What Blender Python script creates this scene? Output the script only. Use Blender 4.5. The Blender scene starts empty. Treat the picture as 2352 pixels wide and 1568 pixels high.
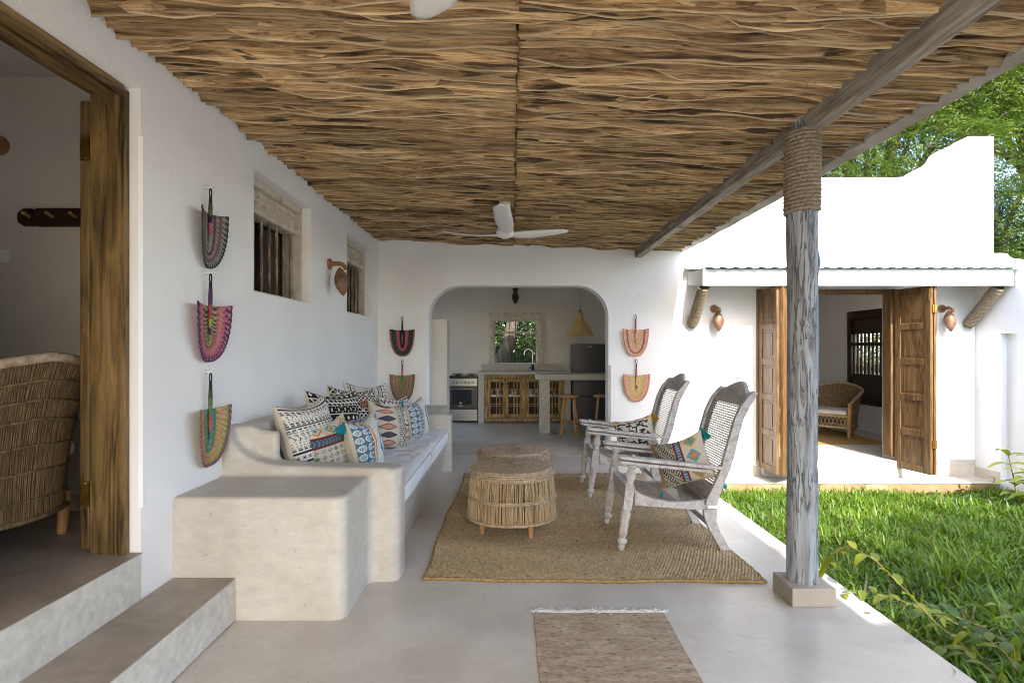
import bpy, math, random
import numpy as np
from mathutils import Vector, Matrix, noise

R = math.radians
rnd = random.Random(11)
sc = bpy.context.scene
COL = sc.collection

# ------------------------------------------------------------------ camera
cam_d = bpy.data.cameras.new("camera")
cam = bpy.data.objects.new("camera", cam_d)
COL.objects.link(cam)
cam.location = (0, 0, 1.45)
cam.rotation_euler = (R(90), 0, 0)
cam_d.sensor_width = 36.0
cam_d.lens = 36.0 * 1270 / 2352
cam_d.shift_y = 16 / 2352
cam_d.clip_start = 0.05
cam_d.clip_end = 500
sc.camera = cam

# ------------------------------------------------------------------ sky and sun
TO_SUN = Vector((0.125, -1.0, 0.81)).normalized()
w = bpy.data.worlds.new("World")
sc.world = w
w.use_nodes = True
wn = w.node_tree
sky = wn.nodes.new("ShaderNodeTexSky")
sky.sky_type = 'NISHITA'
sky.sun_disc = False
sky.sun_elevation = math.asin(TO_SUN.z)
sky.sun_rotation = math.atan2(TO_SUN.x, TO_SUN.y)
sky.air_density = 1.0
sky.dust_density = 2.0
sky.ozone_density = 0.8
bg = wn.nodes["Background"]
wn.links.new(sky.outputs[0], bg.inputs[0])
bg.inputs[1].default_value = 0.15
sun_d = bpy.data.lights.new("sun", 'SUN')
sun_d.energy = 2.0
sun_d.angle = R(0.5)
sun_d.color = (1.0, 0.975, 0.94)
sun = bpy.data.objects.new("sun", sun_d)
COL.objects.link(sun)
sun.rotation_euler = TO_SUN.to_track_quat('Z', 'Y').to_euler()
sun.location = (3, -8, 12)
sc.view_settings.view_transform = 'Standard'
sc.view_settings.look = 'None'
sc.view_settings.gamma = 1.0
sc.view_settings.exposure = 2.62
sc.cycles.max_bounces = 9
sc.cycles.diffuse_bounces = 6
sc.cycles.glossy_bounces = 3
sc.cycles.transmission_bounces = 4
sc.cycles.sample_clamp_indirect = 6.0
sc.cycles.use_denoising = True
sc.cycles.filter_width = 1.0


# ------------------------------------------------------------------ helpers
def L(h):
    """hex sRGB to linear"""
    h = h.lstrip('#')
    out = []
    for i in (0, 2, 4):
        c = int(h[i:i + 2], 16) / 255
        out.append(c / 12.92 if c <= 0.04045 else ((c + 0.055) / 1.055) ** 2.4)
    return tuple(out)


def PX(x, y, Y):
    """a point of the place seen in direction (x, y) at distance Y"""
    return Vector(((x - 1176) / 1270 * Y, Y, 1.45 - (y - 800) / 1270 * Y))


def fbm(x, y=0.0, z=0.0):
    return noise.noise(Vector((x, y, z)))


class MB:
    def __init__(s):
        s.v = []
        s.f = []
        s.c = []

    def add(s, vs, fs, col=None):
        n = len(s.v)
        s.v += [tuple(p) for p in vs]
        s.f += [tuple(i + n for i in f) for f in fs]
        if col is not None:
            s.c += [col] * len(vs) if isinstance(col[0], (int, float)) else list(col)
        return s

    def box(s, x0, x1, y0, y1, z0, z1, col=None):
        vs = [(x, y, z) for z in (z0, z1) for y in (y0, y1) for x in (x0, x1)]
        fs = [(0, 2, 3, 1), (4, 5, 7, 6), (0, 1, 5, 4), (2, 6, 7, 3), (0, 4, 6, 2), (1, 3, 7, 5)]
        return s.add(vs, fs, col)

    def bar(s, a, b, wd, ht, up=(0, 0, 1), col=None):
        a = Vector(a)
        b = Vector(b)
        d = (b - a).normalized()
        sd = d.cross(Vector(up)).normalized()
        u = sd.cross(d).normalized()
        vs = []
        for p in (a, b):
            for i, j in ((-1, -1), (1, -1), (1, 1), (-1, 1)):
                vs.append(p + sd * (i * wd / 2) + u * (j * ht / 2))
        fs = [(0, 1, 2, 3), (7, 6, 5, 4), (0, 4, 5, 1), (1, 5, 6, 2), (2, 6, 7, 3), (3, 7, 4, 0)]
        return s.add(vs, fs, col)

    def prism(s, poly, a0, a1, axis='y', col=None):
        n = len(poly)

        def mk(p, a):
            if axis == 'y':
                return (p[0], a, p[1])
            if axis == 'x':
                return (a, p[0], p[1])
            return (p[0], p[1], a)
        vs = [mk(p, a0) for p in poly] + [mk(p, a1) for p in poly]
        fs = [tuple(range(n)), tuple(range(2 * n - 1, n - 1, -1))]
        for i in range(n):
            j = (i + 1) % n
            fs.append((i, i + n, j + n, j))
        return s.add(vs, fs, col)

    def tube(s, pts, r, n=8, cap=True, col=None, sq=1.0):
        pts = [Vector(p) for p in pts]
        m = len(pts)
        rs = r if isinstance(r, (list, tuple)) else [r] * m
        t = (pts[1] - pts[0]).normalized()
        ref = Vector((0, 0, 1)) if abs(t.z) < 0.9 else Vector((1, 0, 0))
        u = t.cross(ref).normalized()
        vs = []
        cs = []
        for i, p in enumerate(pts):
            if i == 0:
                t = pts[1] - pts[0]
            elif i == m - 1:
                t = pts[-1] - pts[-2]
            else:
                t = pts[i + 1] - pts[i - 1]
            t.normalize()
            u = u - t * u.dot(t)
            if u.length < 1e-6:
                u = t.orthogonal()
            u.normalize()
            v = t.cross(u)
            for k in range(n):
                a = 2 * math.pi * k / n
                vs.append(p + (u * math.cos(a) + v * (math.sin(a) * sq)) * rs[i])
                if col is not None:
                    cs.append(col[i] if not isinstance(col[0], (int, float)) else col)
        fs = []
        for i in range(m - 1):
            for k in range(n):
                k2 = (k + 1) % n
                fs.append((i * n + k, i * n + k2, (i + 1) * n + k2, (i + 1) * n + k))
        if cap:
            fs.append(tuple(range(n - 1, -1, -1)))
            fs.append(tuple((m - 1) * n + k for k in range(n)))
        return s.add(vs, fs, cs if col is not None else None)

    def lathe(s, prof, n=20, o=(0, 0, 0), ax=(0, 0, 1), flute=None, col=None):
        """prof: (radius, height along ax)"""
        o = Vector(o)
        ax = Vector(ax).normalized()
        u = ax.orthogonal().normalized()
        v = ax.cross(u)
        vs = []
        for (r, h) in prof:
            for k in range(n):
                a = 2 * math.pi * k / n
                rr = r
                if flute and flute[0] <= h <= flute[1]:
                    rr = r * (1 - flute[2] * (k % 2))
                vs.append(o + ax * h + (u * math.cos(a) + v * math.sin(a)) * rr)
        fs = []
        for i in range(len(prof) - 1):
            for k in range(n):
                k2 = (k + 1) % n
                fs.append((i * n + k, i * n + k2, (i + 1) * n + k2, (i + 1) * n + k))
        fs.append(tuple(range(n - 1, -1, -1)))
        fs.append(tuple((len(prof) - 1) * n + k for k in range(n)))
        return s.add(vs, fs, col)

    def grid(s, pts, nu, nv, col=None, flip=False):
        """pts row-major nu*nv"""
        fs = []
        for i in range(nu - 1):
            for j in range(nv - 1):
                q = (i * nv + j, i * nv + j + 1, (i + 1) * nv + j + 1, (i + 1) * nv + j)
                fs.append(q[::-1] if flip else q)
        return s.add(pts, fs, col)

    def mesh(s, name):
        me = bpy.data.meshes.new(name)
        me.from_pydata(s.v, [], s.f)
        if s.c and len(s.c) == len(s.v):
            a = me.color_attributes.new("Col", 'FLOAT_COLOR', 'POINT')
            a.data.foreach_set("color", np.array([(c[0], c[1], c[2], 1.0) for c in s.c], dtype=np.float32).ravel())
        me.update()
        return me

    def build(s, name, mat, parent=None, smooth=False, bevel=0.0, kind=None, seg=2):
        """vertices are given in the place's coordinates; the parent's base is taken off"""
        if parent is not None:
            o = wloc(parent)
            s.v = [(p[0] - o.x, p[1] - o.y, p[2] - o.z) for p in s.v]
        me = s.mesh(name)
        return link(name, me, mat, parent, smooth, bevel, kind, seg)


def wloc(o):
    p = Vector(o.location)
    while o.parent is not None:
        o = o.parent
        p = p + Vector(o.location)
    return p


def link(name, me, mat, parent=None, smooth=False, bevel=0.0, kind=None, seg=2):
    ob = bpy.data.objects.new(name, me)
    COL.objects.link(ob)
    if not me.materials:
        me.materials.append(mat)
    if parent is not None:
        ob.parent = parent
    if smooth:
        me.polygons.foreach_set("use_smooth", [True] * len(me.polygons))
        if smooth == 'auto':
            try:
                me.set_sharp_from_angle(angle=R(40))
            except Exception:
                pass
    if bevel > 0:
        b = ob.modifiers.new("bevel", 'BEVEL')
        b.width = bevel
        b.segments = seg
        b.limit_method = 'ANGLE'
        b.angle_limit = R(35)
        b.harden_normals = False
    if kind:
        ob["kind"] = kind
    return ob


def thing(name, loc, label, cat, group=None, rz=0.0):
    o = bpy.data.objects.new(name, None)
    o.empty_display_size = 0.1
    COL.objects.link(o)
    o.location = loc
    o.rotation_euler = (0, 0, rz)
    tag(o, label, cat, group)
    return o


def tag(o, label, cat, group=None):
    o["label"] = label
    o["category"] = cat
    if group:
        o["group"] = group
    return o


def copy_tree(o, parent=None):
    c = o.copy()
    COL.objects.link(c)
    c.parent = parent
    for ch in list(o.children):
        copy_tree(ch, c)
    return c


# ------------------------------------------------------------------ materials
def new_mat(name):
    m = bpy.data.materials.new(name)
    m.use_nodes = True
    nt = m.node_tree
    return m, nt, nt.nodes["Principled BSDF"]


def nd(nt, t, **kw):
    n = nt.nodes.new(t)
    for k, v in kw.items():
        if k.startswith('i_'):
            n.inputs[k[2:].replace('_', ' ')].default_value = v
        else:
            setattr(n, k, v)
    return n


def ramp(nt, stops):
    r = nt.nodes.new("ShaderNodeValToRGB")
    e = r.color_ramp.elements
    while len(e) < len(stops):
        e.new(0.5)
    for el, (p, c) in zip(e, stops):
        el.position = p
        el.color = (c[0], c[1], c[2], 1)
    return r


def mk(name, stops, scale=(1, 1, 1), ns=5.0, detail=6.0, rough=0.7, nrough=0.55, bump=0.0, bs=40.0, bdist=0.01,
       bscale=None, rand=0.0, mottle=None, spec=0.4, metal=0.0, dist=0.0, fine=None, rvar=0.0, offs=True, crack=None):
    """noise-driven colour ramp + optional large mottling, fine streaks and bump"""
    m, nt, b = new_mat(name)
    tc = nd(nt, "ShaderNodeTexCoord")
    src = tc.outputs["Object"]
    if offs:
        oi = nd(nt, "ShaderNodeObjectInfo")
        mul = nd(nt, "ShaderNodeVectorMath", operation='SCALE')
        mul.inputs[0].default_value = (17.3, 31.7, 23.1)
        nt.links.new(oi.outputs["Random"], mul.inputs["Scale"])
        ad = nd(nt, "ShaderNodeVectorMath", operation='ADD')
        nt.links.new(src, ad.inputs[0])
        nt.links.new(mul.outputs[0], ad.inputs[1])
        src = ad.outputs[0]
    mp = nd(nt, "ShaderNodeMapping")
    mp.inputs["Scale"].default_value = scale
    nt.links.new(src, mp.inputs[0])
    n1 = nd(nt, "ShaderNodeTexNoise", i_Scale=ns, i_Detail=detail, i_Roughness=nrough, i_Distortion=dist)
    nt.links.new(mp.outputs[0], n1.inputs["Vector"])
    r1 = ramp(nt, stops)
    nt.links.new(n1.outputs[0], r1.inputs[0])
    colr = r1.outputs[0]
    if mottle:
        msc, amt, mcol = mottle
        n2 = nd(nt, "ShaderNodeTexNoise", i_Scale=msc, i_Detail=4.0, i_Roughness=0.6)
        nt.links.new(src, n2.inputs["Vector"])
        rr = ramp(nt, [(0.42, (0, 0, 0)), (0.68, (1, 1, 1))])
        nt.links.new(n2.outputs[0], rr.inputs[0])
        mu = nd(nt, "ShaderNodeMath", operation='MULTIPLY')
        mu.inputs[1].default_value = amt
        nt.links.new(rr.outputs[0], mu.inputs[0])
        mx = nd(nt, "ShaderNodeMixRGB")
        nt.links.new(mu.outputs[0], mx.inputs[0])
        nt.links.new(colr, mx.inputs[1])
        mx.inputs[2].default_value = (*mcol, 1)
        colr = mx.outputs[0]
    if fine:
        fsc, fscale, amt = fine
        mp3 = nd(nt, "ShaderNodeMapping")
        mp3.inputs["Scale"].default_value = fscale
        nt.links.new(src, mp3.inputs[0])
        n3 = nd(nt, "ShaderNodeTexNoise", i_Scale=fsc, i_Detail=5.0, i_Roughness=0.6)
        nt.links.new(mp3.outputs[0], n3.inputs["Vector"])
        rr = ramp(nt, [(0.3, (1 - amt,) * 3), (0.7, (1 + amt * 0.4,) * 3)])
        nt.links.new(n3.outputs[0], rr.inputs[0])
        mx = nd(nt, "ShaderNodeMixRGB", blend_type='MULTIPLY')
        mx.inputs[0].default_value = 1
        nt.links.new(colr, mx.inputs[1])
        nt.links.new(rr.outputs[0], mx.inputs[2])
        colr = mx.outputs[0]
    if crack:
        csc, camt = crack
        nw = nd(nt, "ShaderNodeTexNoise", i_Scale=2.5, i_Detail=4.0)
        nt.links.new(src, nw.inputs["Vector"])
        vm = nd(nt, "ShaderNodeVectorMath", operation='MULTIPLY_ADD')
        nt.links.new(nw.outputs["Color"], vm.inputs[0])
        vm.inputs[1].default_value = (0.5, 0.5, 0.5)
        nt.links.new(src, vm.inputs[2])
        vo = nd(nt, "ShaderNodeTexVoronoi", feature='DISTANCE_TO_EDGE')
        vo.inputs["Scale"].default_value = csc
        nt.links.new(vm.outputs[0], vo.inputs["Vector"])
        rc_ = ramp(nt, [(0.0, (1 - camt,) * 3), (0.006, (1, 1, 1))])
        nt.links.new(vo.outputs[0], rc_.inputs[0])
        ng = nd(nt, "ShaderNodeTexNoise", i_Scale=1.1, i_Detail=2.0)
        nt.links.new(src, ng.inputs["Vector"])
        rg = ramp(nt, [(0.50, (0, 0, 0)), (0.62, (1, 1, 1))])
        nt.links.new(ng.outputs[0], rg.inputs[0])
        mx = nd(nt, "ShaderNodeMixRGB", blend_type='MULTIPLY')
        nt.links.new(rg.outputs[0], mx.inputs[0])
        nt.links.new(colr, mx.inputs[1])
        nt.links.new(rc_.outputs[0], mx.inputs[2])
        colr = mx.outputs[0]
        # scattered specks and scuffs
        ns_ = nd(nt, "ShaderNodeTexNoise", i_Scale=38.0, i_Detail=2.0)
        nt.links.new(src, ns_.inputs["Vector"])
        rs_ = ramp(nt, [(0.70, (1, 1, 1)), (0.76, (0.72, 0.70, 0.66))])
        nt.links.new(ns_.outputs[0], rs_.inputs[0])
        mx = nd(nt, "ShaderNodeMixRGB", blend_type='MULTIPLY')
        mx.inputs[0].default_value = 0.8
        nt.links.new(colr, mx.inputs[1])
        nt.links.new(rs_.outputs[0], mx.inputs[2])
        colr = mx.outputs[0]
    if rand > 0:
        oi2 = nd(nt, "ShaderNodeObjectInfo")
        mr = nd(nt, "ShaderNodeMapRange")
        mr.inputs[3].default_value = 1 - rand
        mr.inputs[4].default_value = 1 + rand
        nt.links.new(oi2.outputs["Random"], mr.inputs[0])
        hs = nd(nt, "ShaderNodeHueSaturation")
        nt.links.new(mr.outputs[0], hs.inputs["Value"])
        nt.links.new(colr, hs.inputs["Color"])
        colr = hs.outputs[0]
    nt.links.new(colr, b.inputs["Base Color"])
    b.inputs["Roughness"].default_value = rough
    if rvar > 0:
        mr = nd(nt, "ShaderNodeMapRange")
        mr.inputs[3].default_value = rough - rvar
        mr.inputs[4].default_value = rough + rvar
        nt.links.new(n1.outputs[0], mr.inputs[0])
        nt.links.new(mr.outputs[0], b.inputs["Roughness"])
    b.inputs["Metallic"].default_value = metal
    b.inputs["Specular IOR Level"].default_value = spec
    if bump > 0:
        mpb = nd(nt, "ShaderNodeMapping")
        mpb.inputs["Scale"].default_value = bscale or scale
        nt.links.new(src, mpb.inputs[0])
        nb = nd(nt, "ShaderNodeTexNoise", i_Scale=bs, i_Detail=6.0, i_Roughness=0.6)
        nt.links.new(mpb.outputs[0], nb.inputs["Vector"])
        bp = nd(nt, "ShaderNodeBump", i_Strength=bump, i_Distance=bdist)
        nt.links.new(nb.outputs[0], bp.inputs["Height"])
        nt.links.new(bp.outputs[0], b.inputs["Normal"])
    return m


def attr_mat(name, rough=0.85, var=0.25, ns=60.0, bump=0.3, bs=200.0, bdist=0.003, sheen=0.0, scale=(1, 1, 1), sat=1.0):
    """colours dyed into the piece (Col) with a little fibre noise"""
    m, nt, b = new_mat(name)
    at = nd(nt, "ShaderNodeAttribute", attribute_name="Col")
    tc = nd(nt, "ShaderNodeTexCoord")
    mp = nd(nt, "ShaderNodeMapping")
    mp.inputs["Scale"].default_value = scale
    nt.links.new(tc.outputs["Object"], mp.inputs[0])
    n = nd(nt, "ShaderNodeTexNoise", i_Scale=ns, i_Detail=5.0)
    nt.links.new(mp.outputs[0], n.inputs["Vector"])
    rr = ramp(nt, [(0.3, (1 - var,) * 3), (0.7, (1 + var * 0.3,) * 3)])
    nt.links.new(n.outputs[0], rr.inputs[0])
    mx = nd(nt, "ShaderNodeMixRGB", blend_type='MULTIPLY')
    mx.inputs[0].default_value = 1
    nt.links.new(at.outputs["Color"], mx.inputs[1])
    nt.links.new(rr.outputs[0], mx.inputs[2])
    hsv = nd(nt, "ShaderNodeHueSaturation")
    hsv.inputs["Saturation"].default_value = sat
    nt.links.new(mx.outputs[0], hsv.inputs["Color"])
    nt.links.new(hsv.outputs[0], b.inputs["Base Color"])
    b.inputs["Roughness"].default_value = rough
    b.inputs["Specular IOR Level"].default_value = 0.25
    if sheen:
        b.inputs["Sheen Weight"].default_value = sheen
    if bump:
        nb = nd(nt, "ShaderNodeTexNoise", i_Scale=bs, i_Detail=4.0)
        nt.links.new(mp.outputs[0], nb.inputs["Vector"])
        bp = nd(nt, "ShaderNodeBump", i_Strength=bump, i_Distance=bdist)
        nt.links.new(nb.outputs[0], bp.inputs["Height"])
        nt.links.new(bp.outputs[0], b.inputs["Normal"])
    return m


def leaf_mat(name, c1, c2, trans=0.35, rough=0.45):
    m, nt, b = new_mat(name)
    at = nd(nt, "ShaderNodeAttribute", attribute_name="Col")
    mx = nd(nt, "ShaderNodeMixRGB")
    sx = nd(nt, "ShaderNodeSeparateColor")
    nt.links.new(at.outputs["Color"], sx.inputs[0])
    nt.links.new(sx.outputs[0], mx.inputs[0])
    mx.inputs[1].default_value = (*c1, 1)
    mx.inputs[2].default_value = (*c2, 1)
    dry = nd(nt, "ShaderNodeMixRGB")
    nt.links.new(sx.outputs[1], dry.inputs[0])
    nt.links.new(mx.outputs[0], dry.inputs[1])
    dry.inputs[2].default_value = (0.26, 0.21, 0.10, 1)
    mx = dry
    nt.links.new(mx.outputs[0], b.inputs["Base Color"])
    b.inputs["Roughness"].default_value = rough
    b.inputs["Specular IOR Level"].default_value = 0.35
    tr = nd(nt, "ShaderNodeBsdfTranslucent")
    hs = nd(nt, "ShaderNodeHueSaturation")
    hs.inputs["Saturation"].default_value = 1.15
    hs.inputs["Value"].default_value = 1.3
    nt.links.new(mx.outputs[0], hs.inputs["Color"])
    nt.links.new(hs.outputs[0], tr.inputs["Color"])
    ms = nd(nt, "ShaderNodeMixShader")
    ms.inputs[0].default_value = trans
    nt.links.new(b.outputs[0], ms.inputs[1])
    nt.links.new(tr.outputs[0], ms.inputs[2])
    nt.links.new(ms.outputs[0], nt.nodes["Material Output"].inputs["Surface"])
    return m


M = {}
M['plaster'] = mk("white_plaster", [(0.3, (0.76, 0.755, 0.745)), (0.7, (0.84, 0.835, 0.83))], ns=1.3, detail=5, rough=0.85,
                  bump=0.35, bs=9.0, bdist=0.012, mottle=(0.6, 0.25, (0.70, 0.69, 0.67)), offs=False)
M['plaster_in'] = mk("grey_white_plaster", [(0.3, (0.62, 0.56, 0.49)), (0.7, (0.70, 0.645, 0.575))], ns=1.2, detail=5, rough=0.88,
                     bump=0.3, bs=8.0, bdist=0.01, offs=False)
M['floor'] = mk("polished_cement", [(0.28, (0.43, 0.385, 0.325)), (0.5, (0.53, 0.49, 0.43)), (0.72, (0.59, 0.558, 0.505))], ns=1.4, detail=9,
                nrough=0.6, rough=0.34, rvar=0.10, bump=0.05, bs=14.0, bdist=0.006, mottle=(1.6, 0.75, (0.42, 0.38, 0.325)), offs=False,
                fine=(30.0, (1, 1, 1), 0.07), crack=(0.55, 0.13), spec=0.45, dist=0.6)
M['tread'] = mk("brown_cement", [(0.25, (0.24, 0.195, 0.15)), (0.5, (0.33, 0.28, 0.225)), (0.8, (0.42, 0.37, 0.31))], ns=2.0, detail=8,
                rough=0.42, rvar=0.1, bump=0.08, bs=20.0, bdist=0.005, offs=False, fine=(12.0, (1, 1, 1), 0.2), dist=0.8)
M['riser'] = mk("pale_cement", [(0.25, (0.46, 0.43, 0.37)), (0.5, (0.60, 0.57, 0.51)), (0.8, (0.67, 0.65, 0.60))], ns=2.2, detail=8,
                rough=0.6, bump=0.12, bs=16.0, bdist=0.006, offs=False, fine=(22.0, (1, 1, 1), 0.2), mottle=(3.0, 0.4, (0.45, 0.42, 0.35)))
M['sofa'] = mk("trowelled_cement", [(0.25, (0.44, 0.405, 0.35)), (0.5, (0.52, 0.485, 0.43)), (0.78, (0.59, 0.56, 0.51))], ns=1.6, detail=8,
               rough=0.48, rvar=0.12, bump=0.12, bs=10.0, bdist=0.008, offs=False, fine=(14.0, (1, 1, 2.0), 0.12), mottle=(1.6, 0.35, (0.42, 0.38, 0.32)), dist=0.7, crack=(1.1, 0.07))
M['terrazzo'] = mk("speckled_cement", [(0.35, (0.33, 0.30, 0.25)), (0.5, (0.45, 0.42, 0.36)), (0.62, (0.50, 0.47, 0.41))], ns=55, detail=3, rough=0.6, offs=False)
M['plinthstone'] = mk("post_cement", [(0.3, (0.32, 0.28, 0.225)), (0.7, (0.39, 0.345, 0.285))], ns=6, rough=0.7, bump=0.1, offs=False)
M['ochre'] = mk("ochre_earth_plaster", [(0.3, (0.24, 0.135, 0.06)), (0.55, (0.32, 0.20, 0.105)), (0.75, (0.42, 0.30, 0.19))], ns=3.0, detail=8, rough=0.9, bump=0.2, offs=False)
M['skirt'] = mk("beige_cement_band", [(0.3, (0.50, 0.44, 0.36)), (0.7, (0.62, 0.57, 0.49))], ns=3, detail=7, rough=0.7, offs=False)
M['soil'] = mk("garden_soil", [(0.3, (0.05, 0.045, 0.02)), (0.7, (0.10, 0.085, 0.04))], ns=8, rough=1, bump=0.5, offs=False)


def stick_mat():
    m, nt, b = new_mat("split_pole_wood")
    tc = nd(nt, "ShaderNodeTexCoord")
    oi = nd(nt, "ShaderNodeObjectInfo")
    mul = nd(nt, "ShaderNodeVectorMath", operation='SCALE')
    mul.inputs[0].default_value = (37.3, 91.7, 53.1)
    nt.links.new(oi.outputs["Random"], mul.inputs["Scale"])
    ad = nd(nt, "ShaderNodeVectorMath", operation='ADD')
    nt.links.new(tc.outputs["Object"], ad.inputs[0])
    nt.links.new(mul.outputs[0], ad.inputs[1])

    def nz(scale, ns, det=5.0, dist=0.0):
        mp = nd(nt, "ShaderNodeMapping")
        mp.inputs["Scale"].default_value = scale
        nt.links.new(ad.outputs[0], mp.inputs[0])
        n = nd(nt, "ShaderNodeTexNoise", i_Scale=ns, i_Detail=det, i_Roughness=0.62, i_Distortion=dist)
        nt.links.new(mp.outputs[0], n.inputs["Vector"])
        return n
    base = nz((0.9, 13, 13), 2.0, 5.0, 0.6)
    r1 = ramp(nt, [(0.31, L('3b2a1a')), (0.41, L('7a6043')), (0.52, L('a88a62')), (0.65, L('c8ad82')), (0.80, L('e0cda8'))])
    nt.links.new(base.outputs[0], r1.inputs[0])
    fib = nz((2.0, 60, 60), 3.0, 4.0, 0.3)
    r2 = ramp(nt, [(0.34, (0.4, 0.36, 0.32)), (0.45, (0.92, 0.9, 0.88)), (0.66, (1.2, 1.18, 1.14))])
    nt.links.new(fib.outputs[0], r2.inputs[0])
    m1 = nd(nt, "ShaderNodeMixRGB", blend_type='MULTIPLY')
    m1.inputs[0].default_value = 1
    nt.links.new(r1.outputs[0], m1.inputs[1])
    nt.links.new(r2.outputs[0], m1.inputs[2])
    # bark patches
    bark = nz((1.1, 11, 11), 1.6, 2.0)
    r3 = ramp(nt, [(0.625, (0, 0, 0)), (0.65, (0.85, 0.85, 0.85))])
    nt.links.new(bark.outputs[0], r3.inputs[0])
    m2 = nd(nt, "ShaderNodeMixRGB")
    nt.links.new(r3.outputs[0], m2.inputs[0])
    nt.links.new(m1.outputs[0], m2.inputs[1])
    m2.inputs[2].default_value = (*L('34251a'), 1)
    # pale split edges, with the light they catch put into the colour
    at = nd(nt, "ShaderNodeAttribute", attribute_name="Col")
    m3 = nd(nt, "ShaderNodeMixRGB")
    sx = nd(nt, "ShaderNodeSeparateColor")
    nt.links.new(at.outputs["Color"], sx.inputs[0])
    nt.links.new(sx.outputs[0], m3.inputs[0])
    nt.links.new(m2.outputs[0], m3.inputs[1])
    m3.inputs[2].default_value = (*L('dfcba4'), 1)
    mr = nd(nt, "ShaderNodeMapRange")
    mr.inputs[3].default_value = 0.55
    mr.inputs[4].default_value = 1.2
    nt.links.new(oi.outputs["Random"], mr.inputs[0])
    hs = nd(nt, "ShaderNodeHueSaturation")
    nt.links.new(mr.outputs[0], hs.inputs["Value"])
    nt.links.new(m3.outputs[0], hs.inputs["Color"])
    nt.links.new(hs.outputs[0], b.inputs["Base Color"])
    b.inputs["Roughness"].default_value = 0.75
    b.inputs["Specular IOR Level"].default_value = 0.25
    bp = nd(nt, "ShaderNodeBump", i_Strength=0.6, i_Distance=0.006)
    nt.links.new(fib.outputs[0], bp.inputs["Height"])
    nt.links.new(bp.outputs[0], b.inputs["Normal"])
    return m


M['stick'] = stick_mat()
M['greybeam'] = mk("weathered_beam_wood", [(0.28, L('63594c')), (0.5, L('958b7e')), (0.75, L('b8b0a4'))], scale=(14, 1.2, 14), ns=2.5, detail=7,
                   rough=0.85, bump=0.35, bs=6.0, bdist=0.004, fine=(5, (60, 2, 60), 0.35))
M['edgeboard'] = mk("grey_cement_edge", [(0.3, L('8d857c')), (0.7, L('b3aca4'))], ns=4, rough=0.9, bump=0.2)


def post_mat():
    m, nt, b = new_mat("limewashed_post")
    tc = nd(nt, "ShaderNodeTexCoord")

    def nz(scale, ns, det, dist=0.0):
        mp = nd(nt, "ShaderNodeMapping")
        mp.inputs["Scale"].default_value = scale
        nt.links.new(tc.outputs["Object"], mp.inputs[0])
        n = nd(nt, "ShaderNodeTexNoise", i_Scale=ns, i_Detail=det, i_Roughness=0.6, i_Distortion=dist)
        nt.links.new(mp.outputs[0], n.inputs["Vector"])
        return n
    n1 = nz((22, 22, 1.7), 2.0, 3.5, 0.15)
    s = nd(nt, "ShaderNodeMath", operation='SUBTRACT')
    s.inputs[1].default_value = 0.5
    nt.links.new(n1.outputs[0], s.inputs[0])
    a = nd(nt, "ShaderNodeMath", operation='ABSOLUTE')
    nt.links.new(s.outputs[0], a.inputs[0])
    crack = ramp(nt, [(0.004, (0.05, 0.05, 0.05)), (0.03, (1, 1, 1))])
    nt.links.new(a.outputs[0], crack.inputs[0])
    gate = nz((5, 5, 1.5), 2.0, 2.0)
    gr = ramp(nt, [(0.42, (1, 1, 1)), (0.5, (0, 0, 0))])
    nt.links.new(gate.outputs[0], gr.inputs[0])
    mxm = nd(nt, "ShaderNodeMixRGB", blend_type='LIGHTEN')
    mxm.inputs[0].default_value = 1
    nt.links.new(crack.outputs[0], mxm.inputs[1])
    nt.links.new(gr.outputs[0], mxm.inputs[2])
    n2 = nz((14, 14, 1.2), 2.0, 6.0)
    base = ramp(nt, [(0.3, L('6b6a68')), (0.5, L('8f9294')), (0.75, L('aab0b4'))])
    nt.links.new(n2.outputs[0], base.inputs[0])
    mx = nd(nt, "ShaderNodeMixRGB")
    nt.links.new(mxm.outputs[0], mx.inputs[0])
    mx.inputs[1].default_value = (*L('62605b'), 1)
    nt.links.new(base.outputs[0], mx.inputs[2])
    nt.links.new(mx.outputs[0], b.inputs["Base Color"])
    b.inputs["Roughness"].default_value = 0.85
    bp = nd(nt, "ShaderNodeBump", i_Strength=0.9, i_Distance=0.012)
    nt.links.new(mxm.outputs[0], bp.inputs["Height"])
    nt.links.new(bp.outputs[0], b.inputs["Normal"])
    return m


M['bluepost'] = post_mat()
M['rope'] = mk("sisal_rope", [(0.3, L('6b5f4c')), (0.55, L('8f826d')), (0.8, L('aa9e8a'))], ns=60, rough=0.95, bump=0.6, bs=120, bdist=0.003, spec=0.15)
M['doorwood'] = mk("stained_door_wood", [(0.30, L('2c2013')), (0.41, L('5d4828')), (0.54, L('80663d')), (0.78, L('998052'))], scale=(12, 12, 1.0), ns=1.6,
                   detail=7, rough=0.55, bump=0.25, bs=5, bdist=0.003, dist=1.2, fine=(5, (50, 50, 2), 0.3))
M['doorwood_h'] = mk("stained_lintel_wood", [(0.33, L('231810')), (0.43, L('523d20')), (0.55, L('7a6038')), (0.78, L('967c4f'))], scale=(12, 1.3, 12), ns=1.6,
                     detail=7, rough=0.55, bump=0.25, bs=5, bdist=0.003, dist=1.2, fine=(5, (50, 2, 50), 0.3))
M['shutter'] = mk("honey_shutter_wood", [(0.26, L('3c2815')), (0.42, L('5b4223')), (0.58, L('735634')), (0.8, L('886b49'))], scale=(10, 10, 1.0), ns=2.0,
                  detail=7, rough=0.45, bump=0.15, bs=5, bdist=0.003, dist=1.5, fine=(5, (40, 40, 2), 0.3), rand=0.1)
M['darkwood'] = mk("dark_wood", [(0.3, L('1d120b')), (0.7, L('3f2818'))], scale=(8, 8, 1), ns=3, rough=0.5, bump=0.1)
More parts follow.
